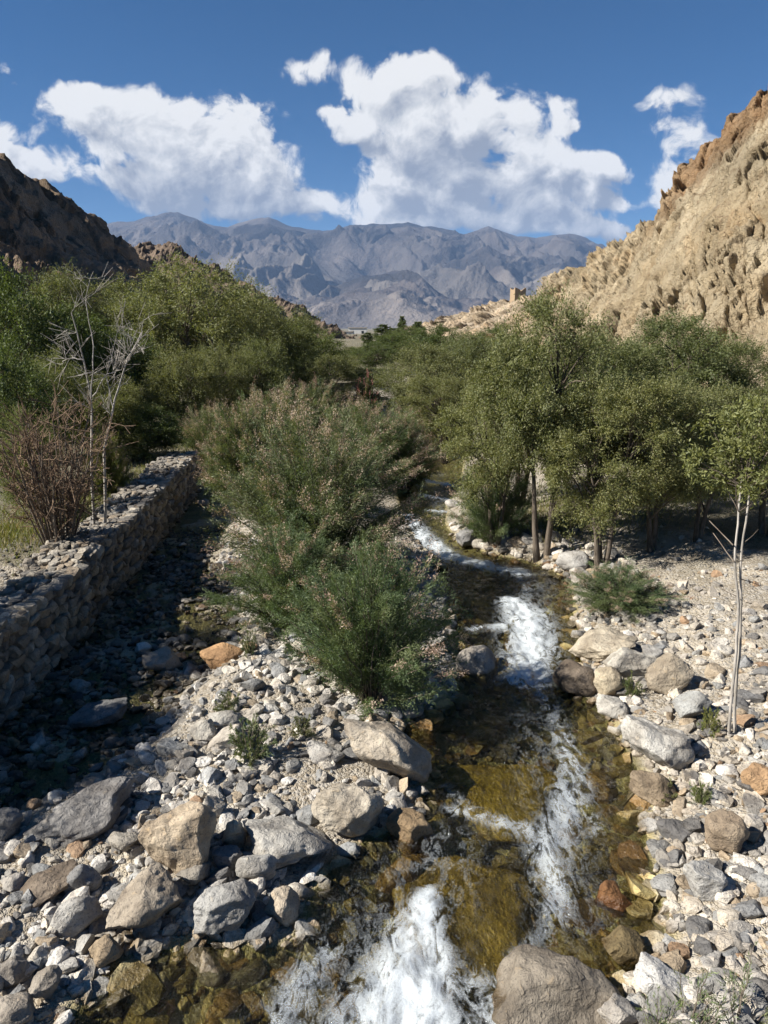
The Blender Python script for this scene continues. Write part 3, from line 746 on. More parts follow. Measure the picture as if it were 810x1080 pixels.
# core
ys = np.linspace(2.0, 21.5, 120); fx = wall_x(ys)
top = WALL_H + .04 * np.sin(ys * 1.7) + .05 * (ys > 11)
sec = [(-.12, -.25), (-.07, None), (-.86, None), (-.86, -.25)]
cv = np.array([[[x + o_, y, (tp - .06) if zz is None else zz] for o_, zz in sec] for x, y, tp in zip(fx, ys, top)]).reshape(-1, 3)
cf = np.concatenate([np.stack([np.arange(119) * 4 + k, np.arange(119) * 4 + (k + 1) % 4, np.arange(119) * 4 + 4 + (k + 1) % 4, np.arange(119) * 4 + 4 + k], 1) for k in range(4)])
cf = np.concatenate([cf, [[0, 1, 2, 3], [476, 479, 478, 477]]])
cf3 = np.concatenate([cf[:, [0, 1, 2]], cf[:, [0, 2, 3]]])
put(cv, cf3, np.array([.13, .115, .095]))
z = -.06; row = 0
while z < WALL_H - .02:
    hh = rs.uniform(.12, .17); y = 2.0 + rs.uniform(0, .1)
    while y < 21.5:
        ln = rs.uniform(.12, .30)
        x = wall_x(y + ln / 2) - .07 - .07 * (z / WALL_H) + rs.normal(0, .018)
        tp = np.interp(y, ys, top)
        if z + hh * .5 < tp + .02: wall_stone(np.array([x, y + ln / 2, z + hh / 2 + rs.normal(0, .012)]), rs.uniform(.10, .15), ln * .57, hh * .60)
        y += ln
    z += hh * .98
for y in np.arange(2.05, 21.5, .155):
    x0 = wall_x(y); tp = np.interp(y, ys, top)
    x = x0 - .08
    while x > x0 - .86:
        s_ = rs.uniform(.07, .15)
        wall_stone(np.array([x - s_ * .5 + rs.normal(0, .02), y + rs.normal(0, .04), tp - .035 + rs.normal(0, .018)]), s_ * .62, rs.uniform(.07, .115), rs.uniform(.035, .07))
        x -= s_
w_ = mesh_np('dry_stone_wall', np.concatenate(VV), np.concatenate(FF), M['gravel'], False, np.concatenate(CCs))
tag(w_, 'long low dry-stone retaining wall of grey field stones beside the shady channel', 'wall')
print('wall', round(time.time() - T0, 1))

# ------------------------------------------------------------------ plants
class Wood:
    def __init__(s): s.V, s.F, s.n = [], [], 0
    def tube(s, pts, rad, k=5):
        pts = np.asarray(pts, float); n = len(pts)
        tg = np.gradient(pts, axis=0); tg /= np.linalg.norm(tg, axis=1)[:, None] + 1e-9
        ref = np.array([.31, .95, .05]) if abs(tg[0, 2]) > .6 else np.array([0.05, .1, 1.])
        a = np.cross(tg, ref); a /= np.linalg.norm(a, axis=1)[:, None] + 1e-9; b = np.cross(tg, a)
        an = np.arange(k) * 2 * math.pi / k
        r = np.asarray(rad, float)[:, None, None]
        ring = pts[:, None, :] + r * (np.cos(an)[None, :, None] * a[:, None, :] + np.sin(an)[None, :, None] * b[:, None, :])
        i = np.arange(n - 1)[:, None] * k; j = np.arange(k)[None, :]
        f = np.stack([i + j, i + (j + 1) % k, i + k + (j + 1) % k, i + k + j], -1).reshape(-1, 4) + s.n
        s.V.append(ring.reshape(-1, 3)); s.F.append(f); s.n += n * k
    def data(s, name, mat): return mesh_np(name, np.concatenate(s.V), np.concatenate(s.F), mat, True, data_only=True)

def bend(rs, a, b, n, wob, sag=0.):
    t = np.linspace(0, 1, n)[:, None]
    a, b = np.asarray(a, float), np.asarray(b, float)
    ln = np.linalg.norm(b - a)
    p = a + (b - a) * t + np.cumsum(rs.normal(0, wob * ln / n, (n, 3)), 0) * np.sin(t * math.pi * .5)
    p[:, 2] += sag * ln * np.sin(t[:, 0] * math.pi)
    return p

def leaves_mesh(name, C, D, Ln, Wd, col, mat, rs):
    """one quad per leaf: centres C, directions D"""
    n = len(C)
    D = D / (np.linalg.norm(D, axis=1)[:, None] + 1e-9)
    q = rs.normal(size=(n, 3)); s = np.cross(D, q); s /= np.linalg.norm(s, axis=1)[:, None] + 1e-9
    Ln = Ln[:, None]; Wd = Wd[:, None]
    V = np.stack([C, C + D * Ln * .45 + s * Wd * .5, C + D * Ln, C + D * Ln * .45 - s * Wd * .5], 1).reshape(-1, 3)
    F = np.arange(n * 4).reshape(-1, 4)
    return mesh_np(name, V, F, mat, False, np.repeat(col, 4, 0), data_only=True)

def unit(rs, n):
    d = rs.normal(size=(n, 3)); return d / np.linalg.norm(d, axis=1)[:, None]

def gen_tree(seed, h, w, clear, nclump, ntwig, nleaf, leaf, cols, stems=1, flat=1.0, crad=(.16, .26), droop=.1, trunk_r=.09, lean=.12, bark='bark', top_bias=0.0):
    rs = np.random.RandomState(seed)
    wood = Wood()
    cz = clear * h + (h - clear * h) * .5; rz = (h - clear * h) * .5
    cl = []
    g = 0
    while len(cl) < nclump and g < 5000:
        g += 1
        d = unit(rs, 1)[0]; r = rs.uniform(.25, 1) ** .5 * .86
        lump = 1 + .22 * pn(np.array([d[0] * 1.6 + seed]), np.array([d[1] * 1.6]), np.array([d[2] * 1.6]))[0]
        p = np.array([d[0] * w * .5 * r * lump, d[1] * w * .5 * r * lump, cz + d[2] * rz * r * lump * flat])
        if p[2] < clear * h * .9 + .1: p[2] = clear * h * .9 + rs.uniform(.05, .5)
        rad = rs.uniform(*crad) * w
        if any(np.linalg.norm(p - c[0]) < .88 * min(rad, c[1]) for c in cl): continue
        cl.append((p, rad))
    tips = []
    trunks = []
    for s_ in range(stems):
        a = rs.uniform(0, 6.28) + s_ * 6.28 / stems
        off_ = 0 if stems == 1 else rs.uniform(.04, .12)
        base = np.array([math.cos(a) * off_, math.sin(a) * off_, -.12])
        topp = np.array([math.cos(a) * w * lean, math.sin(a) * w * lean, h * rs.uniform(.62, .78)])
        pts = bend(rs, base, topp, 14, .10)
        wood.tube(pts, trunk_r * (1.25 - np.linspace(0, 1, 14) ** .8 * 1.1) / (1 if stems == 1 else 1.25), 8)
        trunks.append(pts)
    C, D, S = [], [], []
    for p, rad in cl:
        tr = trunks[int(np.argmin([np.min(np.linalg.norm(q - p, axis=1)) for q in trunks]))]
        cand = [i for i in range(3, 14) if tr[i][2] < p[2] - .05 * h] or [3]
        i = cand[-1] if len(cand) < 3 else cand[rs.randint(max(0, len(cand) - 4), len(cand))]
        br = bend(rs, tr[i], p, 8, .10, .06)
        wood.tube(br, np.linspace(trunk_r * .34, trunk_r * .08, 8), 5)
        dirs = unit(rs, ntwig)
        ax = (p - np.array([0, 0, cz])); ax /= np.linalg.norm(ax) + 1e-6
        dirs = dirs + ax * .45 + np.array([0, 0, .18]); dirs /= np.linalg.norm(dirs, axis=1)[:, None]
        for d in dirs:
            ln = rad * rs.uniform(.65, 1.25)
            st = p + d * rad * .08
            en = st + d * ln + np.array([0, 0, -droop * ln])
            if rs.rand() < .45: wood.tube(bend(rs, br[rs.randint(5, 8)], en, 4, .08), np.linspace(trunk_r * .07, trunk_r * .02, 4), 3)
            tt = rs.uniform(.12, 1.04, nleaf)[:, None]
            c = st + (en - st) * tt + rs.normal(0, rad * .085, (nleaf, 3)) * (.6 + tt)
            C.append(c); D.append(d * .7 + rs.normal(0, .65, (nleaf, 3)) + np.array([0, 0, -droop]))
    C = np.concatenate(C); D = np.concatenate(D); n = len(C)
    cols = np.array(cols)
    col = cols[rs.randint(0, len(cols), n)] * rs.uniform(.86, 1.13, n)[:, None]
    lf = leaves_mesh('crown', C, D, leaf[0] * rs.uniform(.7, 1.25, n), leaf[1] * rs.uniform(.7, 1.25, n), col, M['leaf'], rs)
    tk = wood.data('trunk', M[bark])
    return dict(parts=[('trunk', tk), ('crown', lf)], h=h, w=w)

WIL = [(.085, .098, .038), (.105, .115, .046), (.075, .09, .036), (.125, .13, .06), (.095, .105, .055)]
OLV = [(.082, .094, .042), (.100, .110, .050), (.070, .086, .038), (.115, .122, .06), (.086, .096, .05)]
DRK = [(.05, .07, .024), (.065, .085, .028), (.045, .06, .022), (.08, .10, .036)]
PR = {}
PR['willow'] = [gen_tree(31 + i, 4.6, 3.4, [.30, .24, .28][i], 42, 17, 95, (.060, .020), WIL, stems=[2, 3, 2][i], trunk_r=[.095, .085, .09][i], crad=(.115, .20)) for i in range(3)]
PR['round'] = [gen_tree(61 + i, 4.2, 4.0, .07, 56, 17, 62, (.082, .027), OLV, stems=[2, 3, 2][i], crad=(.13, .21), trunk_r=.085) for i in range(3)]
PR['loose'] = [gen_tree(81 + i, 5.2, 4.0, .12, 44, 16, 56, (.095, .028), [tuple(np.array(c) * 1.05) for c in WIL], stems=2, crad=(.12, .22), trunk_r=.09) for i in range(2)]
PR['dark'] = [gen_tree(91 + i, 5.0, 4.4, .06, 52, 17, 44, (.11, .042), DRK, stems=2, crad=(.14, .22), trunk_r=.10) for i in range(2)]
PR['poplar'] = [gen_tree(101, 8.0, 1.9, .06, 34, 14, 34, (.16, .09), DRK, stems=1, crad=(.22, .34), trunk_r=.10, lean=.02)]
print('trees', round(time.time() - T0, 1))

def gen_feather(seed, h, w, nst, nspr, nlf, lf, cols, plume=.35, pcol=((.24, .185, .155), (.30, .24, .205), (.21, .15, .13)), wood='grey_twig', asym=0):
    """feathery shrub: many arching stems with soft side sprays and beige seed plumes at the tips"""
    rs = np.random.RandomState(seed)
    wd = Wood(); C, D, LN, WD, CO = [], [], [], [], []
    PC, PD, PL, PW, PCo = [], [], [], [], []
    cols = np.array(cols); pc = np.array(pcol)
    for k in range(nst):
        a = rs.uniform(0, 2 * math.pi); q = math.sqrt(rs.uniform(0, 1))
        hh = h * (1 - .70 * q ** 2.0) * rs.uniform(.78, 1.06)
        r = w * .5 * q * rs.uniform(.85, 1.1)
        b0 = np.array([math.cos(a) * r * .16, math.sin(a) * r * .16, -.06])
        en = np.array([math.cos(a) * r, math.sin(a) * r, hh])
        t_ = np.linspace(0, 1, 9)[:, None]
        mid = b0 + (en - b0) * np.array([.35, .35, .72])
        pts = (1 - t_) ** 2 * b0 + 2 * t_ * (1 - t_) * mid + t_ ** 2 * en + np.cumsum(rs.normal(0, .012 * h, (9, 3)), 0)
        wd.tube(pts, np.linspace(.011, .003, 9) * (h / 1.7) ** .5, 4)
        base_c = cols[rs.randint(len(cols))]
        for j in range(nspr):
            u = rs.uniform(.16, 1.0)
            i = min(int(u * 8), 7); f = u * 8 - i
            p = pts[i] * (1 - f) + pts[i + 1] * f
            tg = pts[i + 1] - pts[i]; tg /= np.linalg.norm(tg) + 1e-9
            d = tg * 1.0 + rs.normal(0, .42, 3) + np.array([math.cos(a), math.sin(a), 0]) * .25; d /= np.linalg.norm(d)
            ln = rs.uniform(.10, .26) * h * (1.05 - .55 * u)
            n = nlf
            tt = rs.uniform(0, 1, n)[:, None]
            c = p + d * ln * tt + np.array([0, 0, -.12]) * ln * tt ** 2 + rs.normal(0, .010 * h, (n, 3))
            C.append(c); D.append(d * 1.0 + rs.normal(0, .36, (n, 3)))
            CO.append(base_c * rs.uniform(.75, 1.25, (n, 1)) * rs.uniform(.85, 1.15))
        if rs.rand() < plume:
            tg = pts[-1] - pts[-3]; tg /= np.linalg.norm(tg) + 1e-9
            for m in range(rs.randint(1, 4)):
                d = tg + rs.normal(0, .22, 3); d /= np.linalg.norm(d); ln = rs.uniform(.09, .20) * h; n = 80
                tt = rs.uniform(-.1, 1, n)[:, None]
                PC.append(pts[-1] - tg * rs.uniform(0, .12) * h + d * ln * tt + rs.normal(0, .011 * h, (n, 3))); PD.append(d + rs.normal(0, .6, (n, 3)))
                PCo.append(pc[rs.randint(len(pc))] * rs.uniform(.8, 1.2, (n, 1)))
    C = np.concatenate(C); n = len(C)
    parts = [('stem', wd.data('stem', M[wood])),
             ('foliage', leaves_mesh('foliage', C, np.concatenate(D), lf[0] * rs.uniform(.6, 1.3, n), lf[1] * rs.uniform(.7, 1.3, n), np.concatenate(CO), M['feather'], rs))]
    if PC:
        P = np.concatenate(PC); n = len(P)
        parts.append(('plume', leaves_mesh('plume', P, np.concatenate(PD), .028 * rs.uniform(.6, 1.3, n), .011 * rs.uniform(.7, 1.3, n), np.concatenate(PCo), M['feather'], rs)))
    return dict(parts=parts, h=h, w=w)
TAM = [(.056, .086, .036), (.070, .10, .042), (.048, .076, .034), (.088, .114, .052)]
TAP = [(.072, .098, .044), (.088, .110, .050), (.062, .088, .04), (.105, .122, .06)]
PR['feather'] = [gen_feather(201, 1.9, 2.3, 120, 28, 36, (.042, .0065), TAM, .16), gen_feather(202, 1.9, 2.3, 120, 28, 36, (.042, .007), TAM, .34)]
PR['plumed'] = [gen_feather(211, 2.6, 3.4, 190, 26, 30, (.055, .009), TAP, .65), gen_feather(212, 2.4, 3.0, 140, 22, 28, (.07, .012), TAP, .9)]
PR['weed'] = [gen_feather(221, .42, .6, 30, 12, 12, (.035, .007), TAP, 0), gen_feather(222, .42, .5, 22, 12, 12, (.035, .008), OLV, 0)]
PR['wisp'] = [gen_feather(231 + i, .75, .7, 9, 9, 9, (.04, .008), TAP, 0) for i in range(2)]
print('shrubs', round(time.time() - T0, 1))

def plant(name, kind, var, px, ptop, Y, wpx, label, cat, group, tint=(1, 1, 1), rz=None, pbase=None, hmul=1.0, zsink=.05):
    pr = PR[kind][var % len(PR[kind])]
    tp = PT(px, ptop, Y)
    x = tp[0]; zb = gz(x, Y) - zsink
    d = project(np.array([[x, Y, zb + 1]]))[2][0]
    sx = wpx * d / FPX / pr['w']; sz = max((tp[2] - zb) / pr['h'], .15) * hmul
    e = thing(name, label, cat, (x, Y, zb), rs.uniform(0, 6.28) if rz is None else rz, group, (sx, sx, sz))
    for pn_, me in pr['parts']:
        o = link(pn_, me, e)
        if pn_ in ('crown', 'foliage'): o.color = tuple(tint) + (1,)
    return e
rs = np.random.RandomState(77)
GW = 'willows on the right bank'; GL = 'trees left of the stream'; GF = 'trees up the valley'
def W(v, px, pt, Y, w, lab, tint=(1, 1, 1), kind='willow', g=GW, name='willow_tree'): return plant(name, kind, v, px, pt, Y, w, lab, 'tree', g, tint)
W(0, 586, 312, 14.2, 150, 'tallest willow with a dark trunk at the water edge on the right bank', (1.0, 1.02, .98))
W(1, 530, 372, 15.0, 125, 'drooping willow hanging over the right side of the stream', (1.15, 1.15, 1.05))
W(1, 650, 388, 13.3, 150, 'willow with a twin trunk in the middle of the right-hand cluster', (1.12, 1.1, 1.0))
W(2, 640, 350, 16.8, 150, 'taller willow behind the twin-trunked one, against the sandy hill', (.85, .9, .85))
W(2, 706, 398, 13.7, 145, 'willow with a shaded trunk right of the twin-trunked one')
W(0, 724, 334, 17.5, 165, 'dark rounded willow standing highest at the right before the hill', (.72, .8, .7))
W(1, 778, 350, 19, 130, 'willow at the back right beside the dark rounded one', (.8, .88, .78))
W(2, 752, 405, 13.9, 130, 'willow with bare twigs showing, behind the thin young tree', (1.08, 1.08, 1.05))
W(0, 828, 398, 14.0, 150, 'willow cut by the right edge of the picture')
W(2, 555, 372, 17.5, 140, 'willow seen between the tallest one and the stream', (.95, .98, .92))
W(1, 470, 392, 27, 95, 'willow leaning over the far bend of the stream', (1, 1, .95))
W(0, 610, 362, 22, 130, 'willow at the back of the right cluster behind the tallest one', (.8, .86, .8))
W(1, 670, 372, 22, 130, 'willow in the back row between the taller two', (.85, .9, .85))
# up the valley
V_ = lambda v, px, pt, Y, w, lab, tint=(1, 1, 1), kind='round', name='valley_tree': plant(name, kind, v, px, pt, Y, w, lab, 'tree', GF, tint)
V_(0, 447, 366, 36, 110, 'round olive tree right of the stream at the bend', (1.05, 1.05, 1), 'round')
V_(1, 500, 352, 42, 100, 'olive tree behind the round one at the bend', (.9, .95, .9))
V_(2, 470, 345, 62, 80, 'dark bushy tree at the foot of the sandy spur', (.75, .82, .75), 'dark')
V_(0, 520, 346, 50, 80, 'dark tree under the ruined hut', (.9, .95, .9), 'dark')
V_(1, 418, 352, 85, 60, 'low tree mass left of the sandy spur', (.9, .95, .9), 'dark')
V_(0, 395, 362, 70, 50, 'dark tree by the pink flowering shrub', (.85, .9, .85), 'dark')
V_(1, 430, 345, 120, 50, 'far dark tree at the end of the spur', (1, 1, 1), 'dark')
V_(0, 372, 366, 80, 46, 'far olive tree below the white houses', (1, 1, 1), 'round')
V_(1, 352, 372, 60, 60, 'pale olive tree left of the far houses', (1.05, 1.05, 1), 'round')
for i, (px, pt, Y, w, lab) in enumerate([(404, 341, 130, 17, 'tall narrow poplar, leftmost of the far poplars'), (424, 332, 160, 10, 'tallest far poplar at the valley mouth'), (414, 345, 140, 14, 'dark poplar between the other far ones'),
                           (441, 338, 150, 16, 'far poplar nearest the sandy spur'), (388, 350, 150, 12, 'far poplar beside the white houses')]):
    plant('poplar_tree', 'poplar', 0, px, pt, Y, w, lab, 'tree', 'poplars far up the valley', (.8, .85, .8))
# left side
LT = [('dark', 0, 8, 288, 25, 120, 'dark tree at the left edge below the brown slope', (.9, .95, .9)), ('dark', 1, 0, 368, 17, 110, 'dark tree at the left edge nearest the terrace', (.85, .9, .85)),
      ('round', 0, 62, 290, 34, 100, 'olive tree left of the bare white tree top', (1, 1, .95)), ('loose', 0, 112, 292, 36, 100, 'loose olive tree behind the bare white tree', (1, 1, 1)),
      ('loose', 1, 160, 280, 34, 120, 'loose grey-green tree right of the bare white tree', (1.05, 1.05, 1.1)), ('loose', 0, 207, 273, 33, 140, 'highest grey-green tree of the left-hand thicket', (1.08, 1.08, 1.1)),
      ('round', 1, 252, 302, 38, 110, 'olive tree right of the highest grey-green one', (1, 1, .9)), ('round', 2, 290, 322, 42, 100, 'olive tree further down the slope of the thicket', (.95, 1, .85)),
      ('dark', 0, 325, 344, 50, 80, 'dark tree at the right end of the left thicket', (1.1, 1.1, 1)), ('round', 0, 312, 362, 38, 76, 'olive tree below the dark one at the end of the thicket', (.95, 1, .85)),
      ('loose', 1, 352, 372, 36, 70, 'small tree with its pale stem showing beside the tall shrubs', (1, 1, 1)), ('round', 1, 188, 366, 26, 84, 'round pale olive tree in the middle of the left thicket', (1.1, 1.08, .95)),
      ('round', 2, 232, 362, 28, 74, 'round olive tree right of the pale one', (1.02, 1.02, .9)), ('round', 0, 274, 360, 30, 80, 'round olive tree left of the dark end of the thicket', (.95, 1, .85)),
      ('dark', 1, 130, 352, 27, 90, 'dark tree behind the bare white stems', (.9, .95, .85)), ('round', 1, 45, 372, 21, 96, 'bushy olive tree on the terrace behind the red-twigged bush', (1, 1.02, .9)),
      ('round', 2, 110, 395, 21, 80, 'bushy yellowish tree behind the red-twigged bush', (1.12, 1.1, .9)), ('dark', 0, 150, 430, 21.5, 80, 'low dark bush over the far end of the wall', (.8, .85, .75)),
      ('dark', 1, 70, 330, 26, 110, 'dark tree filling the gap left of the white stems', (.95, 1, .9)), ('loose', 0, 20, 430, 14.5, 70, 'low leafy bush at the left edge of the terrace', (.95, 1, .9)),
      ('round', 0, 385, 388, 52, 60, 'olive bush at the bend in front of the far trees', (.95, 1, .9))]
for kd, v, px, pt, Y, w, lab, ti in LT:
    plant('bushy_tree', kd, v, px, pt, Y, w, lab, 'tree', GL, ti)
def place(name, kind, var, x, y, h, w, label, tint):
    pr = PR[kind][var]; e = thing(name, label, 'tree', (x, y, gz(x, y) - .05), 1.3 * var + .4, 'trees left of the stream', (w / pr['w'], w / pr['w'], h / pr['h']))
    for pn_, me in pr['parts']:
        o = link(pn_, me, e)
        if pn_ == 'crown': o.color = tint + (1,)
place('willow_tree', 'willow', 1, -6.8, 6.3, 3.0, 2.6, 'willow on the terrace beyond the left edge, shading the channel', (1., 1., 1.))
place('willow_tree', 'willow', 2, -7.2, 9.0, 3.0, 2.5, 'willow on the terrace beside the near end of the wall', (.95, 1., .95))
# feathery shrubs
GS = 'feathery shrubs along the stream'
def S(kd, v, px, pt, Y, w, lab, tint=(1, 1, 1), hm=1.0): return plant('feathery_shrub', kd, v, px, pt, Y, w, lab, 'shrub', GS, tint, hmul=hm)
S('feather', 0, 390, 570, 8.4, 200, 'dark green feathery shrub nearest the camera, over the left edge of the stream')
S('feather', 1, 306, 552, 10.4, 172, 'feathery shrub behind and left of the nearest one')
S('plumed', 0, 328, 434, 12.7, 222, 'largest feathery shrub with many beige seed plumes', (.9, .9, .9))
S('plumed', 1, 262, 418, 17.0, 110, 'plumed shrub behind the largest one, near the end of the wall')
S('plumed', 1, 300, 408, 22, 120, 'pale plumed shrub in the row behind the largest one', (1.1, 1.05, 1.1))
S('plumed', 0, 388, 424, 21, 140, 'green plumed shrub at the left of the stream bend', (.9, .95, .9))
S('plumed', 1, 424, 436, 21.5, 80, 'dark feathery shrub leaning over the far stream', (.9, 1, .9))
S('plumed', 0, 220, 428, 24, 90, 'plumed shrub past the far end of the stone wall')
S('feather', 0, 524, 474, 15.3, 96, 'feathery green shrub below the drooping willow')
S('feather', 1, 656, 596, 11.2, 120, 'feathery green shrub alone on the right bank')
S('plumed', 1, 332, 402, 29, 76, 'distant plumed shrub in front of the small pale-stemmed tree', (1, 1, 1))
S('plumed', 1, 108, 455, 16.6, 56, 'yellowish shrub on the terrace right of the red-twigged bush', (1.35, 1.2, .7))
print('plants', round(time.time() - T0, 1))
GWd = 'low weeds on the gravel'
def py_low(pb): return pb > 1000
for i, (px, pt, pb, w, lab, ti) in enumerate([(262, 758, 800, 62, 'tuft of feathery weed on the gravel bar left of the wedge boulder', (1, 1, 1)), (318, 752, 775, 30, 'small tuft at the foot of the nearest feathery shrub', (1, 1, 1)), (262, 660, 692, 22, 'thin weed behind the orange boulder', (1, 1, 1)), (240, 728, 750, 36, 'small weed tuft beyond the white slab stone', (.9, .95, .9)),
        (668, 712, 735, 30, 'green weed among the cream boulders of the right bank', (1, 1, .8)), (752, 742, 772, 26, 'yellow-green weed at the foot of the thin tree', (1.3, 1.3, .8)), (742, 820, 845, 28, 'weed tuft beside the rusty boulder', (1.1, 1.1, .8)), (700, 820, 842, 34, 'weed behind the brown sloping boulder', (1, 1, .8)),
        (735, 1012, 1085, 100, 'grey-green weed at the bottom edge on the right', (1.1, 1.1, 1.2)), (790, 1005, 1085, 90, 'tall grey-green weed in the bottom right corner', (1.2, 1.15, 1.2)), (700, 1040, 1090, 60, 'low green weed below the white angular boulder', (1, 1.1, .8)), (640, 660, 676, 20, 'weed at the root of the feathery shrub on the right bank', (1, 1, .9))]):
    p = G(px, pb, .15); zz = gz(p[0], p[1]); p = G(px, pb, zz)
    plant('weed', 'wisp' if py_low(pb) else 'weed', i, px, pt, p[1], w, lab, 'weed', GWd, ti)

# ---- red-twigged leafless bush
def twig_bush(name, seed, loc, h, w, n, mat, label, cat, up=.5):
    rs2 = np.random.RandomState(seed); wd = Wood(); fine = Wood()
    for k in range(n):
        a = rs2.uniform(0, 6.28); q = math.sqrt(rs2.rand())
        b0 = np.array([math.cos(a) * w * .10 * q, math.sin(a) * w * .10 * q, -.08])
        en = np.array([math.cos(a) * w * .5 * q, math.sin(a) * w * .5 * q, h * rs2.uniform(.55, .92) * (1 - .2 * q)])
        pts = bend(rs2, b0, en, 8, .12, .05)
        wd.tube(pts, np.linspace(.022, .006, 8) * rs2.uniform(.6, 1.5), 5)
        for j in range(13):
            i = rs2.randint(2, 8); d = rs2.normal(0, .7, 3) + np.array([math.cos(a) * .4, math.sin(a) * .4, .8]); d /= np.linalg.norm(d)
            e2 = pts[i] + d * rs2.uniform(.15, .45) * h * .4
            q2 = bend(rs2, pts[i], e2, 4, .12); fine.tube(q2, np.linspace(.009, .005, 4), 3)
            for m in range(3):
                e3 = q2[2] + (d + rs2.normal(0, .5, 3)) * rs2.uniform(.05, .16) * h * .5
                fine.tube([q2[2], (q2[2] + e3) / 2, e3], [.006, .005, .004], 3)
    e = thing(name, label, cat, loc)
    link('stem', wd.data('stem', M['grey_twig']), e); link('twigs', fine.data('twigs', M[mat]), e)
    return e
p = PT(66, 600, 12.2); twig_bush('leafless_bush', 5, (p[0], p[1], gz(p[0], 12.2) - .03), 3.0, 1.75, 40, 'red_twig', 'leafless reddish-brown twiggy bush on the terrace behind the wall', 'bush')

# ---- bare white tree
def bare_tree():
    rs2 = np.random.RandomState(9); wd = Wood(); tw = Wood(); Y = 13.2
    root = PT(98, 590, Y); z0 = gz(root[0], Y)
    e = thing('bare_tree', 'bare white-barked tree with two stems and almost no leaves, behind the wall', 'tree', (root[0], Y, z0))
    o0 = np.array([root[0], Y, z0])
    stems = [[(100, 575), (97, 480), (96, 420), (88, 380), (76, 330)], [(112, 575), (110, 480), (119, 430), (132, 385), (150, 350)], [(96, 420), (100, 370), (90, 320), (97, 285)], [(119, 430), (112, 395), (128, 340)],
             [(96, 420), (112, 396), (128, 388), (138, 374)], [(88, 380), (72, 378), (62, 384)], [(132, 385), (146, 362), (152, 338)]]
    for si, s_ in enumerate(stems):
        P = np.array([PT(a, b, Y + .12 * math.sin(si * 2.1 + k)) for k, (a, b) in enumerate(s_)]) - o0
        if si < 2: P[0][2] = -.1
        n = 12; tt = np.linspace(0, len(P) - 1, n); pts = np.stack([np.interp(tt, np.arange(len(P)), P[:, i]) for i in range(3)], 1) + rs2.normal(0, .012, (n, 3))
        r0 = .030 if si < 2 else .013
        wd.tube(pts, np.linspace(r0, r0 * .3, n), 6)
        for j in range(11 if si < 2 else 9):
            i = rs2.randint(5 if si < 2 else 2, n); d = rs2.normal(0, .6, 3) + np.array([0, 0, .7]); d /= np.linalg.norm(d)
            b = bend(rs2, pts[i], pts[i] + d * rs2.uniform(.12, .38), 5, .12); tw.tube(b, np.linspace(.0055, .0025, 5), 4)
            for m in range(4):
                d2 = d + rs2.normal(0, .5, 3); tw.tube([b[2 + m % 3], b[2 + m % 3] + d2 * .1, b[2 + m % 3] + d2 * .22], [.005, .004, .003], 3)
    link('trunk', wd.data('trunk', M['pale_bark']), e); link('twigs', tw.data('twigs', M['pale_bark']), e)
bare_tree()

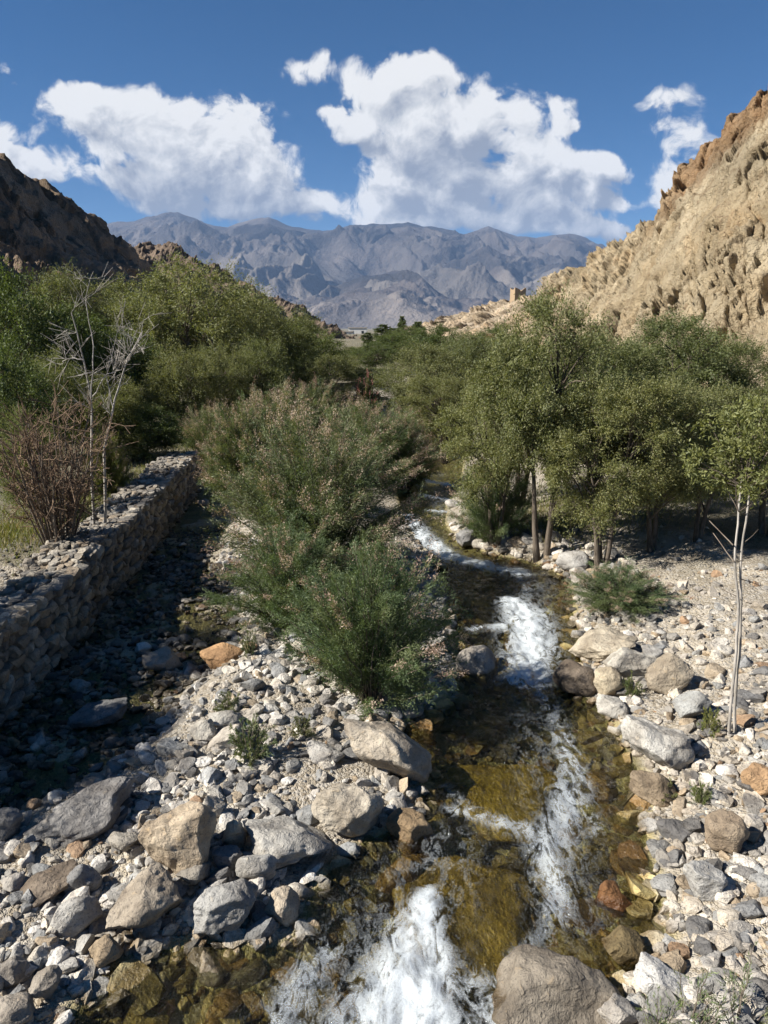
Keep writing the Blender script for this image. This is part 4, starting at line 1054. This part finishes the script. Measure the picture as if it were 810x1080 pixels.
# ---- thin young tree at the right, pale twin stem, dead sticks leaning on it
def thin_tree():
    rs2 = np.random.RandomState(15); wd = Wood(); st = Wood(); p0 = G(775, 766, .42); Y = p0[1]
    z0 = gz(p0[0], Y); o0 = np.array([p0[0], Y, z0])
    e = thing('young_tree', 'thin young tree with a pale twin stem and bright leaves on the right gravel bank', 'tree', (p0[0], Y, z0))
    a = np.array([PT(x, y, Y + dy) for x, y, dy in [(770, 768, 0), (772, 730, 0), (777, 680, 0), (779, 630, 0), (774, 585, .05), (779, 540, .1), (783, 500, .15)]]) - o0
    b = np.array([PT(x, y, Y + dy) for x, y, dy in [(777, 766, .05), (775, 730, .05), (780, 690, .03), (782, 640, .05), (781, 590, .05), (788, 535, .1), (795, 480, .2)]]) - o0
    a[0, 2] = b[0, 2] = -.06
    for P in (a, b):
        tt = np.linspace(0, 6, 20); pts = np.stack([np.interp(tt, np.arange(7), P[:, i]) for i in range(3)], 1) + rs2.normal(0, .004, (20, 3))
        wd.tube(pts, np.linspace(.018, .008, 20), 6)
    c0 = (a[-1] + b[-1]) / 2
    for k in range(9):
        d = rs2.normal(0, .5, 3); d[2] = abs(d[2]) * .4 - .1; P = bend(rs2, a[-2 + k % 2], a[-1] + d * .6, 5, .15); st.tube(P, np.linspace(.005, .002, 5), 4)
    for k in range(4):
        d = rs2.normal(0, 1, 3) * np.array([1, 1, .5]); st.tube(bend(rs2, a[3] + np.array([0, 0, .2 * k]), a[3] + np.array([0, 0, .2 * k]) + d * .22, 5, .2), np.linspace(.006, .002, 5), 4)
    C, D = [], []
    cen = PT(786, 468, Y + .25) - o0; rad = np.array([.60, .65, .72])
    cls = [cen + unit(rs2, 1)[0] * rad * rs2.uniform(.3, 1) for _ in range(44)]
    for c in cls:
        st.tube(bend(rs2, c0 - np.array([0, 0, .25]), c, 5, .12), np.linspace(.008, .002, 5), 3)
        for m in range(9):
            d = unit(rs2, 1)[0] + np.array([0, 0, .1]); n = 18; tt = rs2.uniform(0, 1, n)[:, None]
            C.append(c + d * .17 * tt + rs2.normal(0, .022, (n, 3))); D.append(d + rs2.normal(0, .7, (n, 3)))
    C = np.concatenate(C); D = np.concatenate(D); n = len(C)
    col = np.array([(.095, .108, .038), (.115, .128, .046), (.085, .10, .038)])[rs2.randint(0, 3, n)] * rs2.uniform(.8, 1.2, n)[:, None]
    link('trunk', wd.data('trunk', M['pale_bark']), e); link('twig_cluster', st.data('twig_cluster', M['grey_twig']), e)
    o = link('crown', leaves_mesh('crown', C, D, .05 * rs2.uniform(.7, 1.3, n), .019 * rs2.uniform(.7, 1.3, n), col, M['leaf'], rs2), e)
    for (x0, y0, x1, y1, lab) in [(748, 549, 772, 575, 'long bleached dead stick leaning against the thin young tree'), (752, 562, 774, 592, 'short bleached dead stick below the long one by the thin tree')]:
        s2 = Wood(); A = PT(x0, y0, Y + .3); Bq = PT(x1, y1, Y + .04)
        s2.tube(bend(rs2, A - A, Bq - A, 7, .06), np.linspace(.005, .008, 7), 5)
        k = link('dead_stick', s2.data('dead_stick', M['grey_twig'])); k.location = A; tag(k, lab, 'stick')
thin_tree()

# ---- pink flowering shrub far up the left bank
t_pink = gen_feather(301, 1.6, 2.2, 60, 14, 10, (.12, .05), [(.07, .08, .035)], 1.0, ((.36, .15, .17), (.42, .2, .22), (.3, .12, .13)))
PR['pink'] = [t_pink]
plant('flowering_shrub', 'pink', 0, 386, 394, 33, 34, 'shrub with dusty pink flowers beside the far bend of the stream', 'shrub', None)

# ---- grass blades: under the willows, on the terrace and along the wall end
def grass():
    rs2 = np.random.RandomState(33); C, D = [], []
    spots = [(-6.6, 15.5, 1.2, 2.6, 5200), (-5.7, 19.5, .9, 2.5, 3600), (-7.6, 13.2, 1.6, 1.2, 3600), (4.0, 16.0, 1.6, 1.3, 4200), (6.5, 17.5, 2.5, 1.4, 3600), (-4.9, 22.5, 1.2, 1.0, 2500), (3.1, 13.2, .5, .4, 500)]
    for x, y, a, b, n in spots:
        q = np.stack([rs2.normal(x, a * .6, n), rs2.normal(y, b * .6, n)], 1)
        z, s, c, te = ground(q[:, 0], q[:, 1], True); m = s > .5
        if x < 0: m &= (q[:, 0] < wall_x(np.clip(q[:, 1], 2, 21.6)) - .95) | (q[:, 1] > 21.7)
        C.append(np.stack([q[:, 0], q[:, 1], z], 1)[m]); d = rs2.normal(0, .45, (m.sum(), 3)); d[:, 2] = 1; D.append(d)
    C = np.concatenate(C); D = np.concatenate(D); n = len(C)
    col = np.array([(.10, .115, .035), (.13, .13, .05), (.075, .095, .03), (.17, .15, .075)])[rs2.randint(0, 4, n)] * rs2.uniform(.8, 1.2, n)[:, None]
    o = link('grass', leaves_mesh('grass', C, D, .17 * rs2.uniform(.4, 1.4, n), .014 * rs2.uniform(.7, 1.3, n), col, M['feather'], rs2))
    tag(o, 'rough green and straw coloured grass under the trees and on the terrace', 'grass', kind='stuff')
grass()

# ---- buildings far off
def plain(name, col, rough=.9):
    t = NT(name); pos = t.n('ShaderNodeNewGeometry').outputs['Position']; n = t.noise(pos, .9, 5, .6)
    return t.done(t.bsdf(t.mix(n, tuple(.8 * c for c in col), tuple(1.1 * c for c in col)), rough, t.bump(n, .5, .05), .2))
M['white_wash'] = plain('whitewash', (.72, .70, .66)); M['window'] = plain('dark_window', (.04, .045, .05), .3); M['mud'] = plain('mud_brick', (.34, .25, .16)); M['roofm'] = plain('flat_roof', (.45, .40, .34))
def box(name, x0, x1, y0, y1, z0, z1, mat, parent):
    V = np.array([[x, y, z] for z in (z0, z1) for y in (y0, y1) for x in (x0, x1)])
    F = np.array([[0, 2, 3, 1], [4, 5, 7, 6], [0, 1, 5, 4], [2, 6, 7, 3], [0, 4, 6, 2], [1, 3, 7, 5]])
    return mesh_np(name, V, F, mat, False, parent=parent)
for px, py, Y, w, h, lab in [(377, 346, 420, 10, 6.0, 'far white flat-roofed house, taller of the two'), (366, 350, 400, 6, 4.2, 'far small white house left of the taller one')]:
    c = PT(px, py, Y); zb = c[2] - h
    e = thing('house', lab, 'house', (c[0], Y, zb), 0, 'white houses in the distance')
    box('wall', -w / 2, w / 2, 0, 7, -12, h, M['white_wash'], e); box('roof', -w / 2 - .3, w / 2 + .3, -.3, 7.3, h, h + .35, M['roofm'], e)
    for k in (-.28, .28): box('window', w * k - .6, w * k + .6, -.08, .06, h * .5, h * .75, M['window'], e)
# ruined hut on the spur
def hut():
    Y = 218.; c = PT(546, 316, Y)
    e = thing('ruined_hut', 'small ruined mud-brick hut on the crest of the sandy spur', 'hut', (c[0], Y, c[2] - .2), .3)
    w, d, h = 3.4, 3.0, 3.4
    def wl(name, x0, x1, y0, y1, tops):
        n = len(tops); xs = np.linspace(0, 1, n); V, F = [], []
        for i, tp in enumerate(tops):
            if x1 - x0 > y1 - y0: q = [(x0 + (x1 - x0) * xs[i], y0), (x0 + (x1 - x0) * xs[i], y1)]
            else: q = [(x0, y0 + (y1 - y0) * xs[i]), (x1, y0 + (y1 - y0) * xs[i])]
            V += [(q[0][0], q[0][1], -6), (q[1][0], q[1][1], -6), (q[1][0], q[1][1], tp), (q[0][0], q[0][1], tp)]
        for i in range(n - 1):
            for k in range(4): F.append((i * 4 + k, i * 4 + (k + 1) % 4, i * 4 + 4 + (k + 1) % 4, i * 4 + 4 + k))
        F += [(0, 3, 2, 1), (n * 4 - 4, n * 4 - 3, n * 4 - 2, n * 4 - 1)]
        mesh_np(name, V, F, M['mud'], False, parent=e)
    wl('front_wall', -w / 2, w / 2, -d / 2, -d / 2 + .4, [h, h * .96, h * .7, h * .74, h * .9, h]); wl('back_wall', -w / 2, w / 2, d / 2 - .4, d / 2, [h, h * .9, h * .95, h * .8])
    wl('side_wall', -w / 2, -w / 2 + .4, -d / 2 + .42, d / 2 - .42, [h * .95, h * .8, h * .9]); wl('side_wall', w / 2 - .4, w / 2, -d / 2 + .42, d / 2 - .42, [h, h * .7, h * .85])
hut()

# ------------------------------------------------------------------ haze
def haze():
    t = NT('haze_air'); v = t.n('ShaderNodeVolumePrincipled')
    v.inputs['Color'].default_value = (.40, .61, 1.0, 1); v.inputs['Density'].default_value = HAZE; v.inputs['Anisotropy'].default_value = 0.0
    t.l(v.outputs[0], t.out.inputs['Volume'])
    a = 14500
    o = box('haze', -a, a, -600, a, -40, 1750, None, None); o.data.materials.append(t.m)
    tag(o, 'thin blue haze in the air of the valley', 'haze', kind='stuff')
HAZE = 3.8e-5
haze()

# ------------------------------------------------------------------ sun, sky, clouds
SKY = .043
SUN_EL = R(38); SD = np.array([-.96, -.22]); SD = SD / np.linalg.norm(SD)
sdir = Vector((SD[0] * math.cos(SUN_EL), SD[1] * math.cos(SUN_EL), math.sin(SUN_EL)))
ld_ = bpy.data.lights.new('sun', 'SUN'); ld_.energy = 5.0; ld_.angle = R(.53); ld_.color = (1, .95, .87)
lo_ = bpy.data.objects.new('sun', ld_); COL.objects.link(lo_); lo_.rotation_euler = sdir.to_track_quat('Z', 'Y').to_euler(); lo_.location = (-20, -10, 30)

w = bpy.data.worlds.new('World'); SC.world = w; w.use_nodes = True
w.cycles.sampling_method = 'MANUAL'; w.cycles.sample_map_resolution = 128
nt = w.node_tree; nt.nodes.clear()
class WT(NT):
    def __init__(s, tree): s.t = tree
wt = WT(nt)
def vm(t, op, a, b=None, c=None):
    nd = t.n('ShaderNodeVectorMath', operation=op)
    for i, v in enumerate((a, b, c)):
        if v is None: continue
        if isinstance(v, tuple): nd.inputs[i].default_value = v
        else: t.l(v, nd.inputs[i])
    return nd.outputs['Value'] if op in ('DOT_PRODUCT', 'LENGTH') else nd.outputs[0]
CL = [  # photo px, py, half width, half height, weight
 (90, 120, 50, 28, .9), (148, 126, 74, 38, 1.0), (200, 150, 82, 46, 1.0), (246, 178, 58, 46, 1.0), (284, 208, 46, 30, 1.0), (330, 226, 40, 18, 1.05), (262, 112, 36, 15, .8), (215, 216, 78, 22, .9), (120, 180, 46, 24, .8),
 (14, 152, 30, 28, 1.0), (40, 180, 36, 26, .9), (2, 170, 30, 34, 1.0), (165, 192, 60, 32, .9),
 (322, 74, 30, 19, 1.15), (432, 74, 46, 28, 1.0), (392, 108, 48, 38, 1.0), (360, 128, 36, 26, .9), (458, 118, 62, 46, 1.05), (524, 126, 44, 42, 1.0), (474, 180, 90, 48, 1.1), (430, 196, 52, 38, 1.0), (552, 185, 62, 44, 1.0), (598, 206, 56, 30, 1.0),
 (645, 172, 46, 21, .95), (520, 226, 106, 22, 1.0), (610, 176, 38, 20, .9), (400, 222, 28, 22, .95), (450, 232, 64, 13, .9),
 (706, 106, 46, 22, .74), (730, 170, 26, 38, 1.0), (704, 200, 26, 22, .95), (592, 108, 28, 18, .72), (640, 242, 38, 14, 1.0), (600, 132, 28, 15, .7), (92, 90, 24, 14, .95), (24, 88, 20, 14, .72), (8, 62, 22, 17, .7), (590, 242, 40, 14, 1.0), (705, 140, 40, 18, .6), (660, 212, 20, 8, .6)]
ng = bpy.data.node_groups.new('cloud_density', 'ShaderNodeTree')
ng.interface.new_socket('P', in_out='INPUT', socket_type='NodeSocketVector'); ng.interface.new_socket('D', in_out='OUTPUT', socket_type='NodeSocketFloat')
g = WT(ng); gi = g.n('NodeGroupInput'); go = g.n('NodeGroupOutput')
def uv_of(px, py): a, b, c = ray(px, py); return a / b, c / b
n_w = g.n('ShaderNodeTexNoise', _Scale=6.5, _Detail=3, _Roughness=.55); g.l(gi.outputs[0], n_w.inputs['Vector'])
warp = vm(g, 'MULTIPLY_ADD', n_w.outputs['Color'], (.09, .075, 0), (-.045, -.0375, 0))
pw = vm(g, 'ADD', gi.outputs[0], warp)
acc = None
for (px, py, rx, ry, k) in CL:
    u0, v0 = uv_of(px, py); u1, _ = uv_of(px + rx, py); _, v1 = uv_of(px, py - ry)
    su, sv = 1 / abs(u1 - u0), 1 / abs(v1 - v0)
    q = vm(g, 'MULTIPLY_ADD', pw, (su, sv, 0), (-u0 * su, -v0 * sv, 0))
    e = g.math('MULTIPLY', g.math('POWER', .30, vm(g, 'DOT_PRODUCT', q, q)), k)
    acc = e if acc is None else g.math('ADD', acc, e)
acc = g.math('MINIMUM', acc, 1.35)
def gn(sc, det, rough, typ='FBM'):
    nd = g.n('ShaderNodeTexNoise', _Scale=sc, _Detail=det, _Roughness=rough, _Distortion=.25); g.l(pw, nd.inputs['Vector']); return nd.outputs[0]
f1 = gn(17, 11, .66)
vo = g.n('ShaderNodeTexVoronoi', feature='SMOOTH_F1'); vo.inputs['Scale'].default_value = 26; vo.inputs['Detail'].default_value = 3.5; vo.inputs['Roughness'].default_value = .5; vo.inputs['Smoothness'].default_value = .35; g.l(pw, vo.inputs['Vector'])
puff = g.math('SUBTRACT', .50, vo.outputs['Distance'])
tex = g.math('ADD', g.math('MULTIPLY', g.math('SUBTRACT', f1, .5), 2.2), g.math('MULTIPLY', puff, .62))
dn = g.math('SUBTRACT', g.math('ADD', g.math('MULTIPLY', acc, 1.0), g.math('MULTIPLY', tex, g.math('ADD', .34, g.math('MULTIPLY', acc, .62)))), .29)
g.l(dn, go.inputs[0])
tc = wt.n('ShaderNodeTexCoord'); sp = wt.n('ShaderNodeSeparateXYZ'); wt.l(tc.outputs['Generated'], sp.inputs[0])
yy = wt.math('MAXIMUM', sp.outputs[1], .02)
cb = wt.n('ShaderNodeCombineXYZ'); wt.l(wt.math('DIVIDE', sp.outputs[0], yy), cb.inputs[0]); wt.l(wt.math('DIVIDE', sp.outputs[2], yy), cb.inputs[1])
def dens(off):
    nd = wt.n('ShaderNodeGroup'); nd.node_tree = ng
    wt.l(vm(wt, 'ADD', cb.outputs[0], off) if off else cb.outputs[0], nd.inputs[0]); return nd.outputs[0]
d0, d1, d2 = dens(None), dens((-.016, .021, 0)), dens((-.060, .088, 0))
alpha = wt.ramp(d0, -.01, .36)
od = wt.math('ADD', wt.math('MULTIPLY', wt.math('MAXIMUM', d1, 0), .22), wt.math('MULTIPLY', wt.math('MAXIMUM', d2, 0), .95))
lit = wt.math('POWER', 2.718, wt.math('MULTIPLY', od, -2.6))
rel = wt.math('MULTIPLY', wt.math('SUBTRACT', d0, d1), .62)
lit = wt.math('ADD', wt.math('ADD', lit, .04), rel, True)
sky = wt.n('ShaderNodeTexSky', sky_type='NISHITA'); sky.sun_disc = False; sky.sun_elevation = SUN_EL; sky.sun_rotation = math.atan2(SD[0], SD[1]); sky.altitude = 3300; sky.air_density = 1.0; sky.dust_density = .1; sky.ozone_density = 3.5
cc = wt.mix(lit, (3.5, 3.9, 4.7), (10.6, 10.5, 10.3))
hs = wt.n('ShaderNodeHueSaturation', _Saturation=1.32, _Value=.95); wt.l(sky.outputs[0], hs.inputs['Color'])
skyc = wt.mix(alpha, hs.outputs[0], cc)
bg = wt.n('ShaderNodeBackground'); bg.inputs[1].default_value = SKY; wt.l(skyc, bg.inputs[0])
bg0 = wt.n('ShaderNodeBackground'); bg0.inputs[1].default_value = SKY; wt.l(hs.outputs[0], bg0.inputs[0])
msk = wt.math('MULTIPLY', wt.math('GREATER_THAN', sp.outputs[1], .45), wt.math('GREATER_THAN', sp.outputs[2], -.02))   # clouds stand only over the valley mouth
mw = wt.n('ShaderNodeMixShader'); wt.l(msk, mw.inputs[0]); wt.l(bg0.outputs[0], mw.inputs[1]); wt.l(bg.outputs[0], mw.inputs[2])
ow = wt.n('ShaderNodeOutputWorld'); wt.l(mw.outputs[0], ow.inputs[0])

# ------------------------------------------------------------------ camera and render settings
cam = bpy.data.cameras.new('camera'); co = bpy.data.objects.new('camera', cam); COL.objects.link(co); SC.camera = co
co.location = (0, 0, CH); co.rotation_euler = (math.pi / 2 - TH, 0, 0)
cam.sensor_fit = 'VERTICAL'; cam.sensor_height = 36; cam.lens = FPX / 1080 * 36; cam.clip_start = .05; cam.clip_end = 60000
SC.view_settings.view_transform = 'Standard'; SC.view_settings.look = 'None'; SC.view_settings.gamma = 1; SC.view_settings.use_curve_mapping = False
SC.view_settings.exposure = 1.06
cy = SC.cycles
cy.max_bounces = 8; cy.diffuse_bounces = 3; cy.glossy_bounces = 3; cy.transmission_bounces = 4; cy.transparent_max_bounces = 12; cy.volume_bounces = 0
cy.sample_clamp_indirect = 6; cy.caustics_reflective = False; cy.caustics_refractive = False
cy.use_denoising = True; cy.use_adaptive_sampling = True; cy.adaptive_threshold = .015
print('script', round(time.time() - T0, 1))
